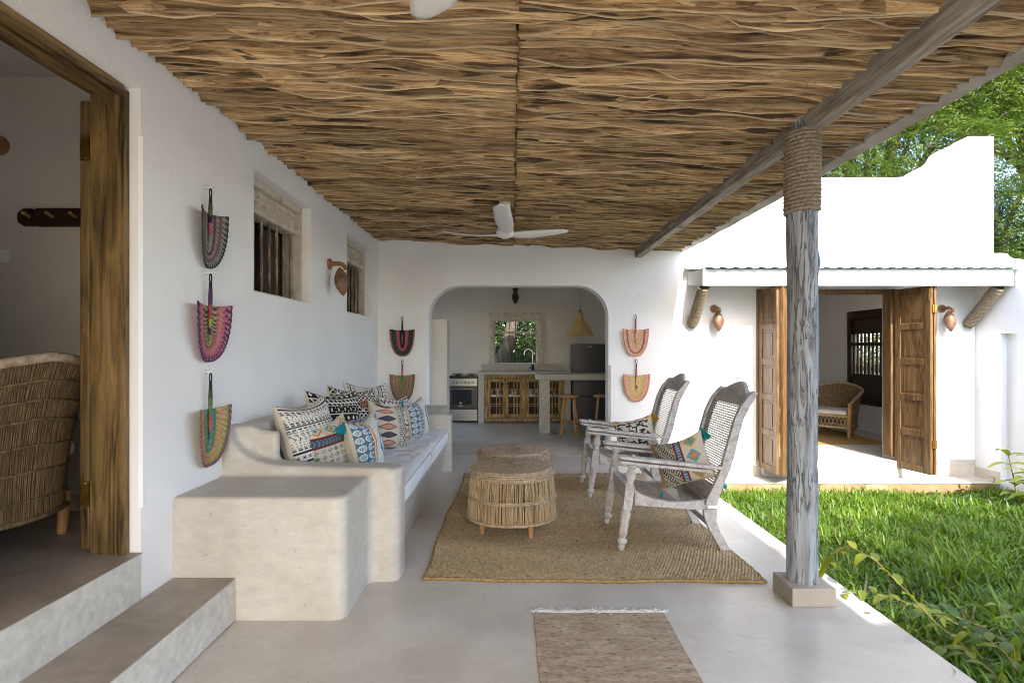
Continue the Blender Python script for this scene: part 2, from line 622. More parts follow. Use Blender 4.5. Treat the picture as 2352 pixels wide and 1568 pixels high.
M['greywood'] = mk("weathered_carved_wood", [(0.25, L('aaa08f')), (0.5, L('c6bdab')), (0.75, L('d6cfc0'))], scale=(3, 3, 3), ns=4, detail=7, rough=0.85, bump=0.4, bs=14, bdist=0.004)
M['barwood'] = mk("worn_bar_wood", [(0.32, L('4d4234')), (0.5, L('7b6d59')), (0.72, L('b3a894'))], scale=(9, 9, 1.2), ns=5, detail=7, rough=0.8, bump=0.3)
M['chairwood'] = mk("whitewashed_carved_wood", [(0.26, L('7c6d62')), (0.37, L('a59c95')), (0.52, L('bdb8b4')), (0.8, L('d0cdca'))], scale=(5, 9, 3.5), ns=5.0, detail=8,
                    nrough=0.66, rough=0.75, bump=0.25, bs=16, bdist=0.003, dist=0.8, fine=(6, (8, 30, 30), 0.22))
M['cane'] = mk("grey_cane", [(0.3, L('6e6558')), (0.7, L('938a7c'))], ns=30, rough=0.7)
M['reed'] = mk("split_reed", [(0.28, L('8a7252')), (0.5, L('b49c77')), (0.75, L('cfbd9d'))], scale=(30, 30, 3), ns=3, detail=5, rough=0.65, bump=0.2)
M['reed_w'] = mk("woven_reed", [(0.28, L('806b52')), (0.5, L('a69077')), (0.75, L('c2b09a'))], ns=40, detail=5, rough=0.7, bump=0.3, bs=90, bdist=0.003)
M['reed_dark'] = mk("dark_split_reed", [(0.28, L('4e3b24')), (0.5, L('745d3d')), (0.75, L('957c5a'))], scale=(20, 20, 3), ns=3, detail=5, rough=0.65, bump=0.2)
M['legwood'] = mk("pale_leg_wood", [(0.3, L('8a6438')), (0.7, L('b98f5c'))], scale=(6, 6, 1.5), ns=4, rough=0.6, bump=0.1)
M['cabwood'] = mk("rustic_cabinet_wood", [(0.28, L('4b3117')), (0.42, L('866538')), (0.58, L('ad8f5c')), (0.8, L('c7ae7d'))], scale=(9, 9, 1.5), ns=3, detail=7,
                  rough=0.65, bump=0.2, dist=1.0, rand=0.12)
M['jute'] = attr_mat("jute_braid", rough=0.95, var=0.4, ns=45, bump=0.5, bs=160, bdist=0.003)
M['runner'] = attr_mat("wool_runner", rough=0.95, var=0.35, ns=35, bump=0.6, bs=190, bdist=0.003, scale=(1, 2.5, 1))
M['fringe'] = mk("cotton_fringe", [(0.3, (0.62, 0.60, 0.55)), (0.7, (0.76, 0.74, 0.69))], ns=30, rough=0.95)
M['print'] = attr_mat("printed_cotton", rough=0.92, var=0.12, ns=90, bump=0.25, bs=260, bdist=0.002, sheen=0.1)
M['raffia'] = attr_mat("dyed_raffia", sat=0.86, rough=0.75, var=0.4, ns=90, bump=0.5, bs=220, bdist=0.002)
M['yarn'] = attr_mat("tassel_yarn", rough=0.9, var=0.35, ns=120, bump=0.4, bs=300, bdist=0.002)
M['mattress'] = mk("white_cotton_canvas", [(0.3, (0.70, 0.70, 0.71)), (0.7, (0.78, 0.78, 0.79))], ns=3, rough=0.9, bump=0.5, bs=5.0, bdist=0.02, bscale=(2.2, 0.9, 1), offs=True)
M['whitepl'] = mk("white_gloss_plastic", [(0.3, (0.70, 0.68, 0.66)), (0.7, (0.74, 0.72, 0.70))], ns=2, rough=0.35)
M['brass'] = mk("brass", [(0.3, L('a07c34')), (0.7, L('cda653'))], ns=20, rough=0.35, metal=1.0)
M['steel'] = mk("brushed_steel", [(0.3, (0.27, 0.27, 0.265)), (0.7, (0.34, 0.34, 0.335))], scale=(1, 1, 30), ns=4, rough=0.36, metal=1.0)
M['black'] = mk("black_enamel", [(0.3, (0.010, 0.010, 0.011)), (0.7, (0.016, 0.016, 0.017))], ns=4, rough=0.25)
M['glassblack'] = mk("black_oven_glass", [(0.3, (0.012, 0.012, 0.013)), (0.7, (0.02, 0.02, 0.021))], ns=3, rough=0.08, spec=0.6)
M['fridge'] = mk("graphite_fridge_steel", [(0.3, (0.05, 0.047, 0.047)), (0.7, (0.065, 0.062, 0.062))], scale=(1, 1, 20), ns=3, rough=0.38, metal=0.7)
M['chrome'] = mk("chrome", [(0.3, (0.55, 0.55, 0.55)), (0.7, (0.62, 0.62, 0.62))], ns=3, rough=0.15, metal=1.0)
M['straw'] = mk("coiled_straw", [(0.3, L('836a3e')), (0.5, L('ae935f')), (0.75, L('c9b283'))], scale=(4, 4, 20), ns=6, rough=0.85, bump=0.5, bs=20, bdist=0.004)
M['gourd'] = mk("gourd_shell", [(0.3, L('523a2a')), (0.55, L('785a45')), (0.8, L('957860'))], ns=14, rough=0.5, bump=0.3, bs=60, bdist=0.004)
M['gourd_dark'] = mk("dark_gourd_shell", [(0.3, L('2c1a10')), (0.7, L('4b3020'))], ns=14, rough=0.5)
M['lampwood'] = mk("turned_lamp_wood", [(0.3, L('6a452a')), (0.6, L('8f6540')), (0.8, L('a57a50'))], ns=8, rough=0.45)
M['corr'] = mk("pale_green_sheet", [(0.3, L('8ba79b')), (0.7, L('a9bfb4'))], ns=5, rough=0.5, metal=0.3)
M['fascia'] = mk("white_painted_board", [(0.3, (0.64, 0.64, 0.64)), (0.7, (0.72, 0.72, 0.715))], ns=3, rough=0.6, bump=0.1, fine=(4, (2, 30, 30), 0.10))
M['bark'] = mk("tree_bark", [(0.3, L('2e2720')), (0.5, L('4d4337')), (0.75, L('6d6252'))], scale=(3, 3, 1), ns=4, rough=0.95, bump=0.6, bs=10, bdist=0.02)
M['twig'] = mk("vine_stem", [(0.3, L('6b5a33')), (0.7, L('92834c'))], ns=10, rough=0.8)
M['neem'] = leaf_mat("neem_leaf", (0.026, 0.060, 0.012), (0.120, 0.170, 0.026), 0.4)
M['bush'] = leaf_mat("bush_leaf", (0.016, 0.036, 0.010), (0.070, 0.115, 0.022), 0.3)
M['grass'] = leaf_mat("carpet_grass", (0.045, 0.105, 0.008), (0.165, 0.260, 0.022), 0.35, 0.42)
M['vine'] = leaf_mat("vine_leaf", (0.055, 0.11, 0.022), (0.30, 0.33, 0.035), 0.45, 0.4)
M['clear'] = mk("clear_plastic_hook", [(0.3, (0.6, 0.6, 0.6)), (0.7, (0.7, 0.7, 0.7))], ns=4, rough=0.2)
M['darkroof'] = mk("roof_underlay", [(0.3, (0.03, 0.02, 0.012)), (0.7, (0.05, 0.035, 0.02))], ns=8, rough=1)
M['roomroof'] = mk("ceiling_paint", [(0.3, (0.55, 0.53, 0.50)), (0.7, (0.6, 0.58, 0.55))], ns=3, rough=0.9)
M['switch'] = mk("switch_plastic", [(0.3, (0.72, 0.71, 0.69)), (0.7, (0.76, 0.75, 0.73))], ns=3, rough=0.4)
M['letter'] = mk("pale_lettering", [(0.3, (0.65, 0.65, 0.65)), (0.7, (0.7, 0.7, 0.7))], ns=3, rough=0.5)
M['seatcush'] = mk("cream_seat_cloth", [(0.3, (0.66, 0.64, 0.60)), (0.7, (0.74, 0.72, 0.68))], ns=6, rough=0.9, bump=0.2)

# ================================================================== SETTING
# ground and lawn
g = MB()
g.add([(-150, -150, -0.75), (150, -150, -0.75), (150, 150, -0.75), (-150, 150, -0.75)], [(0, 1, 2, 3)])
g = g.build("ground", M['soil'])
g["kind"] = "structure"


def lawn_z(X, Y):
    t = min(max((Y - 2.5) / 4.6, -0.6), 1.0)
    return -0.13 - 0.30 * t + 0.02 * fbm(X * 0.8, Y * 0.8, 3.1) - 0.02 * max(0, X - 6)


lw = MB()
nx, ny = 40, 56
pts = []
for i in range(nx):
    for j in range(ny):
        X = 2.0 + 12.0 * i / (nx - 1)
        Y = -5.0 + 12.12 * j / (ny - 1)
        pts.append((X, Y, lawn_z(X, Y) - 0.02))
lw.grid(pts, nx, ny, flip=True)
lawn = lw.build("lawn", M['soil'], smooth=True)
lawn["kind"] = "structure"

# veranda floor slab
vf = MB()
vf.prism([(-1.80, -9.0), (2.03, -9.0), (2.03, 7.471), (-1.80, 7.471)], -0.7, 0.0, 'z')  # unseen stretch behind the camera lengthened to bounce sunlight into the veranda
floor = vf.build("veranda_floor", M['floor'], bevel=0.012)
floor["kind"] = "structure"
kf = MB()
kf.box(-3.2, 3.28, 7.473, 11.6, -0.7, -0.001)
kfo = kf.build("kitchen_floor", M['floor'])
kfo["kind"] = "structure"

# ------------------------------------------------------------------ left wing: wall with doorway and windows
house = thing("house_wing", (-1.95, 2.5, 0), "white plastered house wing on the left with open doorway and two barred windows", "house")
XW, XI = -1.812, -2.05
wl = MB()
TOP = 3.12


def wbox(y0, y1, z0, z1):
    wl.box(XI, XW, y0, y1, z0, z1)


wbox(-5, 1.2, -0.02, TOP)
wbox(1.2, 2.70, 2.72, TOP)
# far door jamb with a stopped chamfer on its corner
c = 0.014
full = [(XI, 2.70), (XW, 2.70), (XW, 3.88), (XI, 3.88)]
cham = [(XI, 2.70), (XW - c, 2.70), (XW, 2.70 + c), (XW, 3.88), (XI, 3.88)]
wl.prism(full, -0.02, 0.67, 'z')
wl.prism(cham, 0.67, 2.49, 'z')
wl.prism(full, 2.49, TOP, 'z')
for (y0, y1) in ((3.88, 4.99), (6.07, 7.12)):
    wbox(y0, y1, -0.02, 1.85)
    wbox(y0, y1, 2.71, TOP)
wbox(4.99, 6.07, -0.02, TOP)
wbox(7.12, 7.468, -0.02, TOP)
wl.build("wall", M['plaster'], house)
# threshold of the doorway and rooms behind
tr = MB()
tr.box(-5.2, -1.806, -1.0, 2.698, -0.02, 0.452)
tr.build("threshold", M['riser'], house, bevel=0.008)
tt = MB()
tt.box(-5.2, -1.802, -1.0, 2.697, 0.4525, 0.4565)
tt.box(-5.2, -2.052, 2.697, 3.40, 0.44, 0.4565)
tt.build("room_floor", M['tread'], house)
rm = MB()
rm.box(-5.2, -2.052, 3.40, 3.5, 0.3, TOP)     # far wall of the near room
rm.box(-5.3, -5.2, -1.1, 7.468, -0.02, TOP)
rm.box(-5.2, -2.052, -1.1, -1.0, 0.3, TOP)
rm.box(-5.2, -2.302, 7.40, 7.468, 0.3, TOP)
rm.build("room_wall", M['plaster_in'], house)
rc = MB()
rc.box(-5.3, XW + 0.0, -5.0, 7.466, TOP + 0.002, TOP + 0.12)
rc.build("room_ceiling", M['roomroof'], house)
rf = MB()
rf.box(-5.2, -2.052, 3.5, 7.466, 0.3, 0.45)
rf.build("inner_floor", M['tread'], house)
sk = MB()
sk.box(-5.2, -2.13, 3.388, 3.398, 0.457, 0.55)
sk.build("skirting", M['tread'], house)

# timber door frame with far and near jamb and lintel
df = MB()
df.box(-2.035, -1.866, 2.664, 2.698, 0.457, 2.70)
df.box(-1.895, -1.860, 2.658, 2.6635, 0.457, 2.69)
jm = df.build("door_jamb", M['doorwood'], house, bevel=0.006)
df = MB()
df.box(-2.035, -1.890, 1.202, 1.236, 0.457, 2.70)
df.build("door_jamb", M['doorwood'], house, bevel=0.006)
df = MB()
df.box(-2.035, -1.866, 1.237, 2.663, 2.672, 2.718)
df.box(-1.895, -1.860, 1.237, 2.663, 2.664, 2.671)
df.build("door_lintel", M['doorwood_h'], house, bevel=0.006)
dl = MB()
dl.box(-2.112, -2.064, 2.70, 3.20, 0.47, 2.66)
leafo = dl.build("door_leaf", M['doorwood'], house, bevel=0.008)
for zc in (2.42, 0.745):
    hb = MB()
    hb.box(-2.105, -2.068, 2.6935, 2.6985, zc - 0.055, zc + 0.055)
    hb.box(-2.063, -2.038, 2.656, 2.662, zc - 0.055, zc + 0.055)
    hb.tube([(-2.058, 2.668, zc - 0.058), (-2.058, 2.668, zc + 0.058)], 0.009, 10)
    for dz in (-0.04, 0, 0.04):
        hb.tube([(-2.087, 2.694, zc + dz), (-2.087, 2.689, zc + dz)], 0.004, 6)
    hb.build("hinge", M['brass'], leafo, smooth='auto')


# carved, barred windows set into the left wall
def carve(u, v):
    """relief of a row of rosettes; u along, v across in 0..1"""
    p = u * 7.0
    a = (p % 1.0) - 0.5
    bq = v - 0.5
    r = math.hypot(a, bq)
    th = math.atan2(bq, a)
    h = 0.5 + 0.5 * math.cos(4 * th) * (1 if r < 0.48 else 0.3)
    h *= max(0.0, 1 - abs(r - 0.28) / 0.28)
    h += 0.8 * max(0, 1 - r / 0.12)
    return h


def left_window(y0, y1, label):
    z0, z1 = 1.85, 2.71
    wd = bpy.data.objects.new("window", None)
    COL.objects.link(wd)
    wd.parent = house
    wd.location = Vector((XW, (y0 + y1) / 2, z0)) - Vector(house.location)
    wd["label"] = label
    xf = -1.90
    f = MB()
    f.box(XI + 0.03, xf, y0 + 0.002, y0 + 0.06, z0 + 0.002, z1 - 0.002)
    f.box(XI + 0.03, xf, y1 - 0.075, y1 - 0.002, z0 + 0.002, z1 - 0.002)
    f.box(XI + 0.03, xf + 0.008, y0 + 0.004, y1 - 0.004, z1 - 0.06, z1 - 0.003)
    f.box(XI + 0.03, xf + 0.003, y0 + 0.061, y1 - 0.076, z1 - 0.26, z1 - 0.215)
    f.box(XI + 0.03, xf - 0.004, y0 + 0.061, y1 - 0.076, z0 + 0.003, z0 + 0.03)
    for k, (yy, s) in enumerate(((y0 + 0.05, 0.012), (y1 - 0.06, 0.012), (y1 - 0.03, 0.009))):
        f.box(xf + 0.001, xf + s, yy - 0.008, yy + 0.008, z0 + 0.01, z1 - 0.065)
    f.build("frame", M['greywood'], wd, bevel=0.004)
    nu, nv = 130, 26
    cp = MB()
    pts = []
    ya, yb, za, zb = y0 + 0.061, y1 - 0.076, z1 - 0.214, z1 - 0.061
    for i in range(nu):
        for j in range(nv):
            u, v = i / (nu - 1), j / (nv - 1)
            pts.append((xf - 0.034 + 0.034 * carve(u, v), ya + (yb - ya) * u, za + (zb - za) * v))
    cp.grid(pts, nu, nv)
    cp.build("carved_panel", M['greywood'], wd, smooth=True)
    nb = 7
    for k in range(nb):
        yy = y0 + 0.06 + (y1 - y0 - 0.135) * (k + 0.5) / nb
        b = MB()
        b.lathe([(0.011, 0), (0.012, 0.15), (0.010, 0.3), (0.0125, 0.45), (0.011, 0.58)], 8, (-1.945, yy, z0 + 0.03))
        b.build("bar", M['barwood'], wd, smooth='auto')
    s = MB()
    s.box(XI - 0.03, XI + 0.005, y1 - 0.45, y1 - 0.08, z0 + 0.03, z1 - 0.27)
    s.build("inner_shutter", M['darkwood'], wd, bevel=0.005)
    # stopped chamfer strip on the far reveal
    pl = MB()
    pl.prism([(XW - 0.03, y1 - 0.0005), (XW + 0.002, y1 - 0.0005), (XW + 0.002, y1 + 0.025)], z0 + 0.12, z1 - 0.16, 'z')
    pl.build("reveal_bead", M['plaster'], wd)


left_window(3.88, 4.99, "barred window with weathered carved head nearer the doorway")
left_window(6.07, 7.12, "barred window with weathered carved head beyond the wall lamp")

# lower step beside the doorway
st = thing("entrance_step", (-1.64, 1.0, 0), "low cement step below the open doorway on the left", "step")
s = MB()
s.box(-1.804, -1.471, -1.0, 2.96, 0.003, 0.2245)
s.build("riser", M['riser'], st, bevel=0.01)
s = MB()
s.box(-1.803, -1.475, -1.0, 2.96, 0.2252, 0.2292)
s.build("tread", M['tread'], st)

# ------------------------------------------------------------------ back wing: arch wall, facade and gable (one plane)
back = thing("kitchen_wing", (2.0, 7.6, 0), "white plastered back wing with wide kitchen arch, stepped gable and canopied double door", "house")
YF, YB = 7.47, 7.72
aw = MB()
PT = 3.756


def arc(cx, cz, r, a0, a1, n=14):
    return [(cx + r * math.cos(R(a0 + (a1 - a0) * k / n)), cz + r * math.sin(R(a0 + (a1 - a0) * k / n))) for k in range(n + 1)]


AL, AR, AT, AC = -1.123, 1.303, 2.297, 0.42
ZS = 1.22
# left pier: square above, chamfered below
aw.prism([(-2.3, YF), (AL, YF), (AL, YB), (-2.3, YB)], ZS, PT, 'z')
aw.prism([(-2.3, YF), (AL - 0.035, YF), (AL, YF + 0.035), (AL, YB), (-2.3, YB)], -0.01, ZS, 'z')
aw.prism([(AR, YF), (3.30, YF), (3.30, YB), (AR, YB)], ZS, PT, 'z')
aw.prism([(AR, YF + 0.035), (AR + 0.035, YF), (3.30, YF), (3.30, YB), (AR, YB)], -0.7, ZS, 'z')
aw.prism([(AL, PT), (AL, AT - AC)] + arc(AL + AC, AT - AC, AC, 180, 90)[1:] + arc(AR - AC, AT - AC, AC, 90, 0) + [(AR, PT)], YF, YB, 'y')
aw.prism([(3.30, 2.25), (5.17, 2.25), (5.17, PT), (3.30, PT)], YF, YB, 'y')
aw.prism([(3.30, -0.7), (5.17, -0.7), (5.17, -0.06), (3.30, -0.06)], YF, YB, 'y')


def gx(zx):
    return ((1580 + zx / 2.5565) * 0.9408 - 1176) / 1270 * YF


def gz(zy):
    return 1.45 + (800 - (300 + zy / 2.5565) * 0.9408) / 1270 * YF


ogee = [(1655, 337), (1662, 322), (1680, 300), (1700, 286), (1725, 273), (1760, 255), (1788, 243), (1812, 226), (1828, 205), (1842, 180), (1858, 162), (1885, 147),
        (1920, 135), (1958, 121), (1982, 104), (2005, 85)]
prof = [(gx(a), gz(b_)) for a, b_ in ogee]
aw.prism([(5.17, -0.7), (6.505, -0.7), (6.505, prof[-1][1])] + prof[::-1] + [(5.17, PT)], YF, YB, 'y')
aw.build("front_wall", M['plaster'], back)
# skirting of the facade
s = MB()
s.box(2.032, 3.30, YF - 0.014, YF - 0.001, -0.27, -0.135)
s.build("skirting", M['skirt'], back)
s = MB()
s.box(5.19, 6.24, YF - 0.014, YF - 0.001, -0.27, -0.135)
s.build("skirting", M['skirt'], back)
# return wall on the right with its stepped top
rw = MB()
tp = [(7.468, 2.72), (7.36, 2.715), (7.30, 2.70), (7.27, 2.66), (7.22, 2.625), (7.12, 2.60), (7.04, 2.575), (6.98, 2.53), (6.95, 2.47), (6.90, 2.44), (6.6, 2.42), (6.45, 2.38), (6.38, 2.28), (6.3, 2.22)]
# slot niche between Y 6.85 and 7.08
rw.prism([(7.468, -0.7)] + [p for p in tp if p[0] >= 7.08] + [(7.08, 2.588), (7.08, -0.7)], 6.257, 6.54, 'x')
rw.prism([(7.08, 1.64), (7.08, 2.588)] + [p for p in tp if 6.85 < p[0] < 7.08] + [(6.85, 2.437), (6.85, 1.64)], 6.257, 6.54, 'x')
rw.prism([(7.08, -0.7), (7.08, 1.64), (6.85, 1.64), (6.85, -0.7)], 6.34, 6.54, 'x')
rw.prism([(7.08, -0.7), (7.08, -0.24), (6.85, -0.24), (6.85, -0.7)], 6.257, 6.34, 'x')
rw.prism([(6.85, -0.7), (6.85, 2.437)] + [p for p in tp if p[0] < 6.85] + [(2.0, 2.2), (2.0, -0.7)], 6.257, 6.54, 'x')
rw.build("return_wall", M['plaster'], back)
s = MB()
s.box(6.243, 6.256, 7.09, YF - 0.015, -0.27, -0.135)
s.build("skirting", M['skirt'], back)
# porch slab
pr = MB()
pr.box(2.031, 6.255, 7.085, YF - 0.001, -0.70, -0.286)
pr.build("porch_base", M['ochre'], back, bevel=0.01)
pr = MB()
pr.box(2.031, 6.2555, 7.075, YF - 0.0005, -0.2855, -0.268)
pr.build("porch_top", M['floor'], back, bevel=0.006)
# threshold into the right room
pr = MB()
pr.box(3.36, 5.10, 7.40, 7.469, -0.2675, -0.05)
pr.box(5.101, 5.19, 7.37, 7.4695, -0.267, -0.052)
pr.build("threshold", M['riser'], back, bevel=0.008)
rfl = MB()
rfl.box(3.29, 6.6, 7.469, 12.0, -0.7, -0.049)
rfl.build("room_floor", M['floor'], back)
# kitchen and right room shells
kw = MB()
kw.box(-3.2, -0.374, 11.35, 11.6, 0, 3.0)
kw.box(0.52, 3.05, 11.35, 11.6, 0, 3.0)
kw.box(-0.374, 0.52, 11.35, 11.6, 0, 1.15)
kw.box(-0.374, 0.52, 11.35, 11.6, 2.01, 3.0)
kw.box(-3.2, -3.05, 7.72, 8.5, 0, 3.0)
kw.box(-3.2, -3.05, 10.9, 11.35, 0, 3.0)
kw.box(-3.2, -3.05, 8.5, 10.9, 2.6, 3.0)  # unseen side opening added below this head to let skylight into the kitchen
kw.box(1.95, 2.1, 7.72, 11.35, 0, 3.0)
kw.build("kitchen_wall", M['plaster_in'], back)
kp = MB()
kp.box(-1.55, -0.962, 8.16, 8.52, 0.0, 1.876)
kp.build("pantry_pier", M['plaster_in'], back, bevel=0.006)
kc = MB()
kc.box(-3.2, 6.7, YB + 0.0, 12.1, 3.0, 3.12)
kc.build("ceiling", M['roomroof'], back)
rr_ = MB()
rr_.box(2.1, 3.28, 7.72, 12.0, -0.05, 3.0)
rr_.box(3.28, 6.6, 11.7, 11.9, -0.05, 3.0)
rr_.box(6.42, 6.6, 7.72, 9.45, -0.05, 3.0)
rr_.box(6.42, 6.6, 10.65, 11.7, -0.05, 3.0)
rr_.box(6.42, 6.6, 9.45, 10.65, 2.15, 3.0)
rr_.box(6.42, 6.6, 9.45, 10.65, -0.05, 0.42)
rr_.build("room_wall", M['plaster'], back)

# dark carved door-window in the right room's side wall
dwn = bpy.data.objects.new("window", None)
COL.objects.link(dwn)
dwn.parent = back
dwn.location = Vector((6.45, 10.05, 0.42)) - Vector(back.location)
dwn["label"] = "dark wooden window with slender bars inside the right room"
f = MB()
f.box(6.45, 6.53, 9.455, 9.56, 0.422, 2.148)
f.box(6.45, 6.53, 10.54, 10.645, 0.422, 2.148)
f.box(6.445, 6.535, 9.56, 10.54, 2.0, 2.147)
f.box(6.445, 6.535, 9.56, 10.54, 1.50, 1.56)
f.box(6.445, 6.535, 9.56, 10.54, 0.423, 0.5)
f.box(6.45, 6.53, 9.56, 10.54, 0.92, 0.98)
f.build("frame", M['darkwood'], dwn, bevel=0.006)
f = MB()
f.box(6.48, 6.51, 9.56, 10.54, 0.5, 0.92)
f.build("panel", M['darkwood'], dwn)
f = MB()
f.box(6.48, 6.51, 9.56, 10.54, 1.72, 2.0)
f.build("panel", M['darkwood'], dwn)
for k in range(9):
    yy = 9.56 + 0.98 * (k + 0.5) / 9
    f = MB()
    f.lathe([(0.022, 0), (0.03, 0.1), (0.02, 0.3), (0.022, 0.53)], 8, (6.49, yy, 0.975))
    f.lathe([(0.02, 0.58), (0.024, 0.65), (0.02, 0.745)], 8, (6.49, yy, 0.975))
    f.build("bar", M['darkwood'], dwn, smooth='auto')

# double door frame
fr = MB()
fr.box(3.302, 3.365, 7.43, 7.60, -0.05, 2.248)
fr.box(5.09, 5.168, 7.43, 7.60, -0.003, 2.248)
fr.box(3.366, 5.089, 7.43, 7.60, 2.185, 2.2475)
fr.build("door_frame", M['shutter'], back, bevel=0.006)


def shutter_leaf(a, b, z0, z1, label, n=5):
    """panelled leaf from a (hinge) to b in plan"""
    a = Vector((a[0], a[1], 0))
    b = Vector((b[0], b[1], 0))
    d = (b - a)
    wdt = d.length
    d.normalize()
    nrm = Vector((d.y, -d.x, 0))
    o = bpy.data.objects.new("shutter_leaf", None)
    COL.objects.link(o)
    o.parent = back
    o.location = Vector((a.x, a.y, z0)) - Vector(back.location)
    o["label"] = label
    th = 0.04

    def slab(mb, s0, s1, t0, t1, zz0, zz1):
        P = [a + d * s + nrm * t for s, t in ((s0, t0), (s1, t0), (s1, t1), (s0, t1))]
        mb.prism([(p.x, p.y) for p in P], zz0, zz1, 'z')
    stl = 0.085
    for s0 in (0, wdt - stl):
        m_ = MB()
        slab(m_, s0, s0 + stl, -th / 2, th / 2, z0, z1)
        m_.build("stile", M['shutter'], o, bevel=0.005)
    H = z1 - z0
    rail = 0.085
    ph = (H - (n + 1) * rail) / n
    for k in range(n + 1):
        zz = z0 + k * (ph + rail)
        m_ = MB()
        slab(m_, stl + 0.001, wdt - stl - 0.001, -th / 2 + 0.001, th / 2 - 0.001, zz, zz + rail)
        m_.build("rail", M['shutter'], o, bevel=0.008)
    for k in range(n):
        zz = z0 + rail + k * (ph + rail)
        m_ = MB()
        slab(m_, stl - 0.004, wdt - stl + 0.004, -0.007, 0.007, zz - 0.003, zz + ph + 0.003)
        slab(m_, stl + 0.045, wdt - stl - 0.045, -0.012, 0.012, zz + 0.04, zz + ph - 0.04)
        m_.build("panel", M['shutter'], o, bevel=0.004)
    return o


ZL0, ZL1 = -0.135, 2.235
la = shutter_leaf((3.335, 7.42), (3.335, 6.93), ZL0, ZL1, "shadowed folded shutter leaf beside the left door frame")
lb = shutter_leaf((3.365, 6.90), (3.76, 7.20), ZL0, ZL1, "sunlit folded shutter leaf half hidden by the veranda post")
lc = shutter_leaf((5.14, 7.41), (5.255, 6.92), ZL0, ZL1, "sunlit open shutter leaf on the right of the doorway")
ld = shutter_leaf((5.31, 6.93), (5.20, 7.41), ZL0, ZL1, "shutter leaf folded flat behind the right open leaf")
for o_, px_, py_ in ((lc, 5.262, 6.915), (la, 3.335, 7.428)):
    for zz in (0.25, 1.95):
        hb = MB()
        hb.box(px_ - 0.006, px_ + 0.045, py_ - 0.012, py_ - 0.004, zz - 0.05, zz + 0.05)
        hb.tube([(px_ + 0.02, py_ - 0.014, zz - 0.05), (px_ + 0.02, py_ - 0.014, zz + 0.05)], 0.007, 8)
        hb.build("hinge", M['brass'], o_, smooth='auto')
hb = MB()
hb.tube([(5.235, 6.935, 2.05), (5.235, 6.935, 2.2)], 0.006, 6)
hb.box(5.225, 5.232, 6.93, 6.96, 2.06, 2.15)
hb.build("bolt", M['brass'], lc)

# canopy over the double door
cn = bpy.data.objects.new("canopy", None)
COL.objects.link(cn)
cn.parent = back
cn.location = Vector((4.3, 7.2, 2.3)) - Vector(back.location)
s = MB()
s.box(2.373, 6.24, 6.875, 6.897, 2.229, 2.437)
s.build("fascia_board", M['fascia'], cn, bevel=0.004)
s = MB()
s.prism([(6.8975, 2.229), (6.8975, 2.437), (7.468, 2.475), (7.468, 2.299)], 2.375, 2.397, 'x')
s.build("end_board", M['fascia'], cn)
s = MB()
s.prism([(6.8975, 2.236), (6.8975, 2.262), (7.468, 2.312), (7.468, 2.302)], 2.3985, 6.238, 'x')
s.build("soffit", M['fascia'], cn)
ncor = 560
cs = MB()
pts = []
for i in range(ncor):
    X = 2.41 + (6.253 - 2.41) * i / (ncor - 1)
    zz = 0.011 * math.sin(2 * math.pi * X / 0.16)
    for (yy, z_) in ((6.80, 2.447), (7.1, 2.467), (7.468, 2.497)):
        pts.append((X, yy, z_ + zz))
cs.grid(pts, ncor, 3, flip=True)
co = cs.build("corrugated_sheet", M['corr'], cn, smooth=True)
sd = co.modifiers.new("thick", 'SOLIDIFY')
sd.thickness = 0.003
fl = MB()
fl.prism([(7.30, 2.500), (7.468, 2.56), (7.468, 2.512)], 2.32, 6.255, 'x')
fl.build("flashing", M['plaster'], cn)


def rope_coil(mb, a, b, R0, pitch, r, n_per=14, R1=None):
    a, b = Vector(a), Vector(b)
    d = b - a
    Ln = d.length
    d.normalize()
    u = d.orthogonal().normalized()
    v = d.cross(u)
    turns = Ln / pitch
    n = int(turns * n_per)
    pts = []
    for i in range(n + 1):
        t = i / n
        ang = 2 * math.pi * turns * t
        rr = (R0 + ((R1 or R0) - R0) * t) * (1 + 0.03 * fbm(i * 0.13, 2.2))
        pts.append(a + d * (Ln * t + 0.004 * fbm(i * 0.2, 5.1)) + (u * math.cos(ang) + v * math.sin(ang)) * rr)
    mb.tube(pts, r, 6)


def rope_fibres(mb, a, b, R0, count, ln=0.05):
    a, b = Vector(a), Vector(b)
    d = b - a
    u = d.orthogonal().normalized()
    v = d.normalized().cross(u)
    for _ in range(count):
        t = rnd.random()
        an = rnd.uniform(0, 6.28)
        q = u * math.cos(an) + v * math.sin(an)
        p = a + d * t + q * R0
        e = p + q * rnd.uniform(0.3, 1) * ln + Vector((rnd.uniform(-1, 1), rnd.uniform(-1, 1), rnd.uniform(-1, 0.6))) * ln * 0.6
        m_ = (p + e) / 2 + Vector((rnd.uniform(-1, 1), rnd.uniform(-1, 1), rnd.uniform(-1, 1))) * ln * 0.15
        mb.tube([p, m_, e], [0.0012, 0.001, 0.0005], 3, cap=False)


for X_, lab in ((2.425, "left"), (6.14, "right")):
    br = bpy.data.objects.new("rope_bracket", None)
    COL.objects.link(br)
    br.parent = cn
    a_, b_ = Vector((X_, 6.97, 2.232)), Vector((X_, 7.43, 1.78))
    br.location = b_ - Vector(back.location) - Vector(cn.location)
    s = MB()
    s.tube([a_, b_ + (b_ - a_).normalized() * 0.03], 0.055, 12)
    s.build("strut", M['bark'], br, smooth='auto')
    s = MB()
    rope_coil(s, a_ + (b_ - a_) * 0.02, b_, 0.062, 0.0235, 0.0125)
    rope_fibres(s, a_, b_, 0.07, 40)
    s.build("rope_wrap", M['rope'], br, smooth=True)

# ------------------------------------------------------------------ veranda roof of split poles
RX0 = -1.812
SL = 0.0388


def rz(X):
    return 2.95 - SL * (X - RX0)


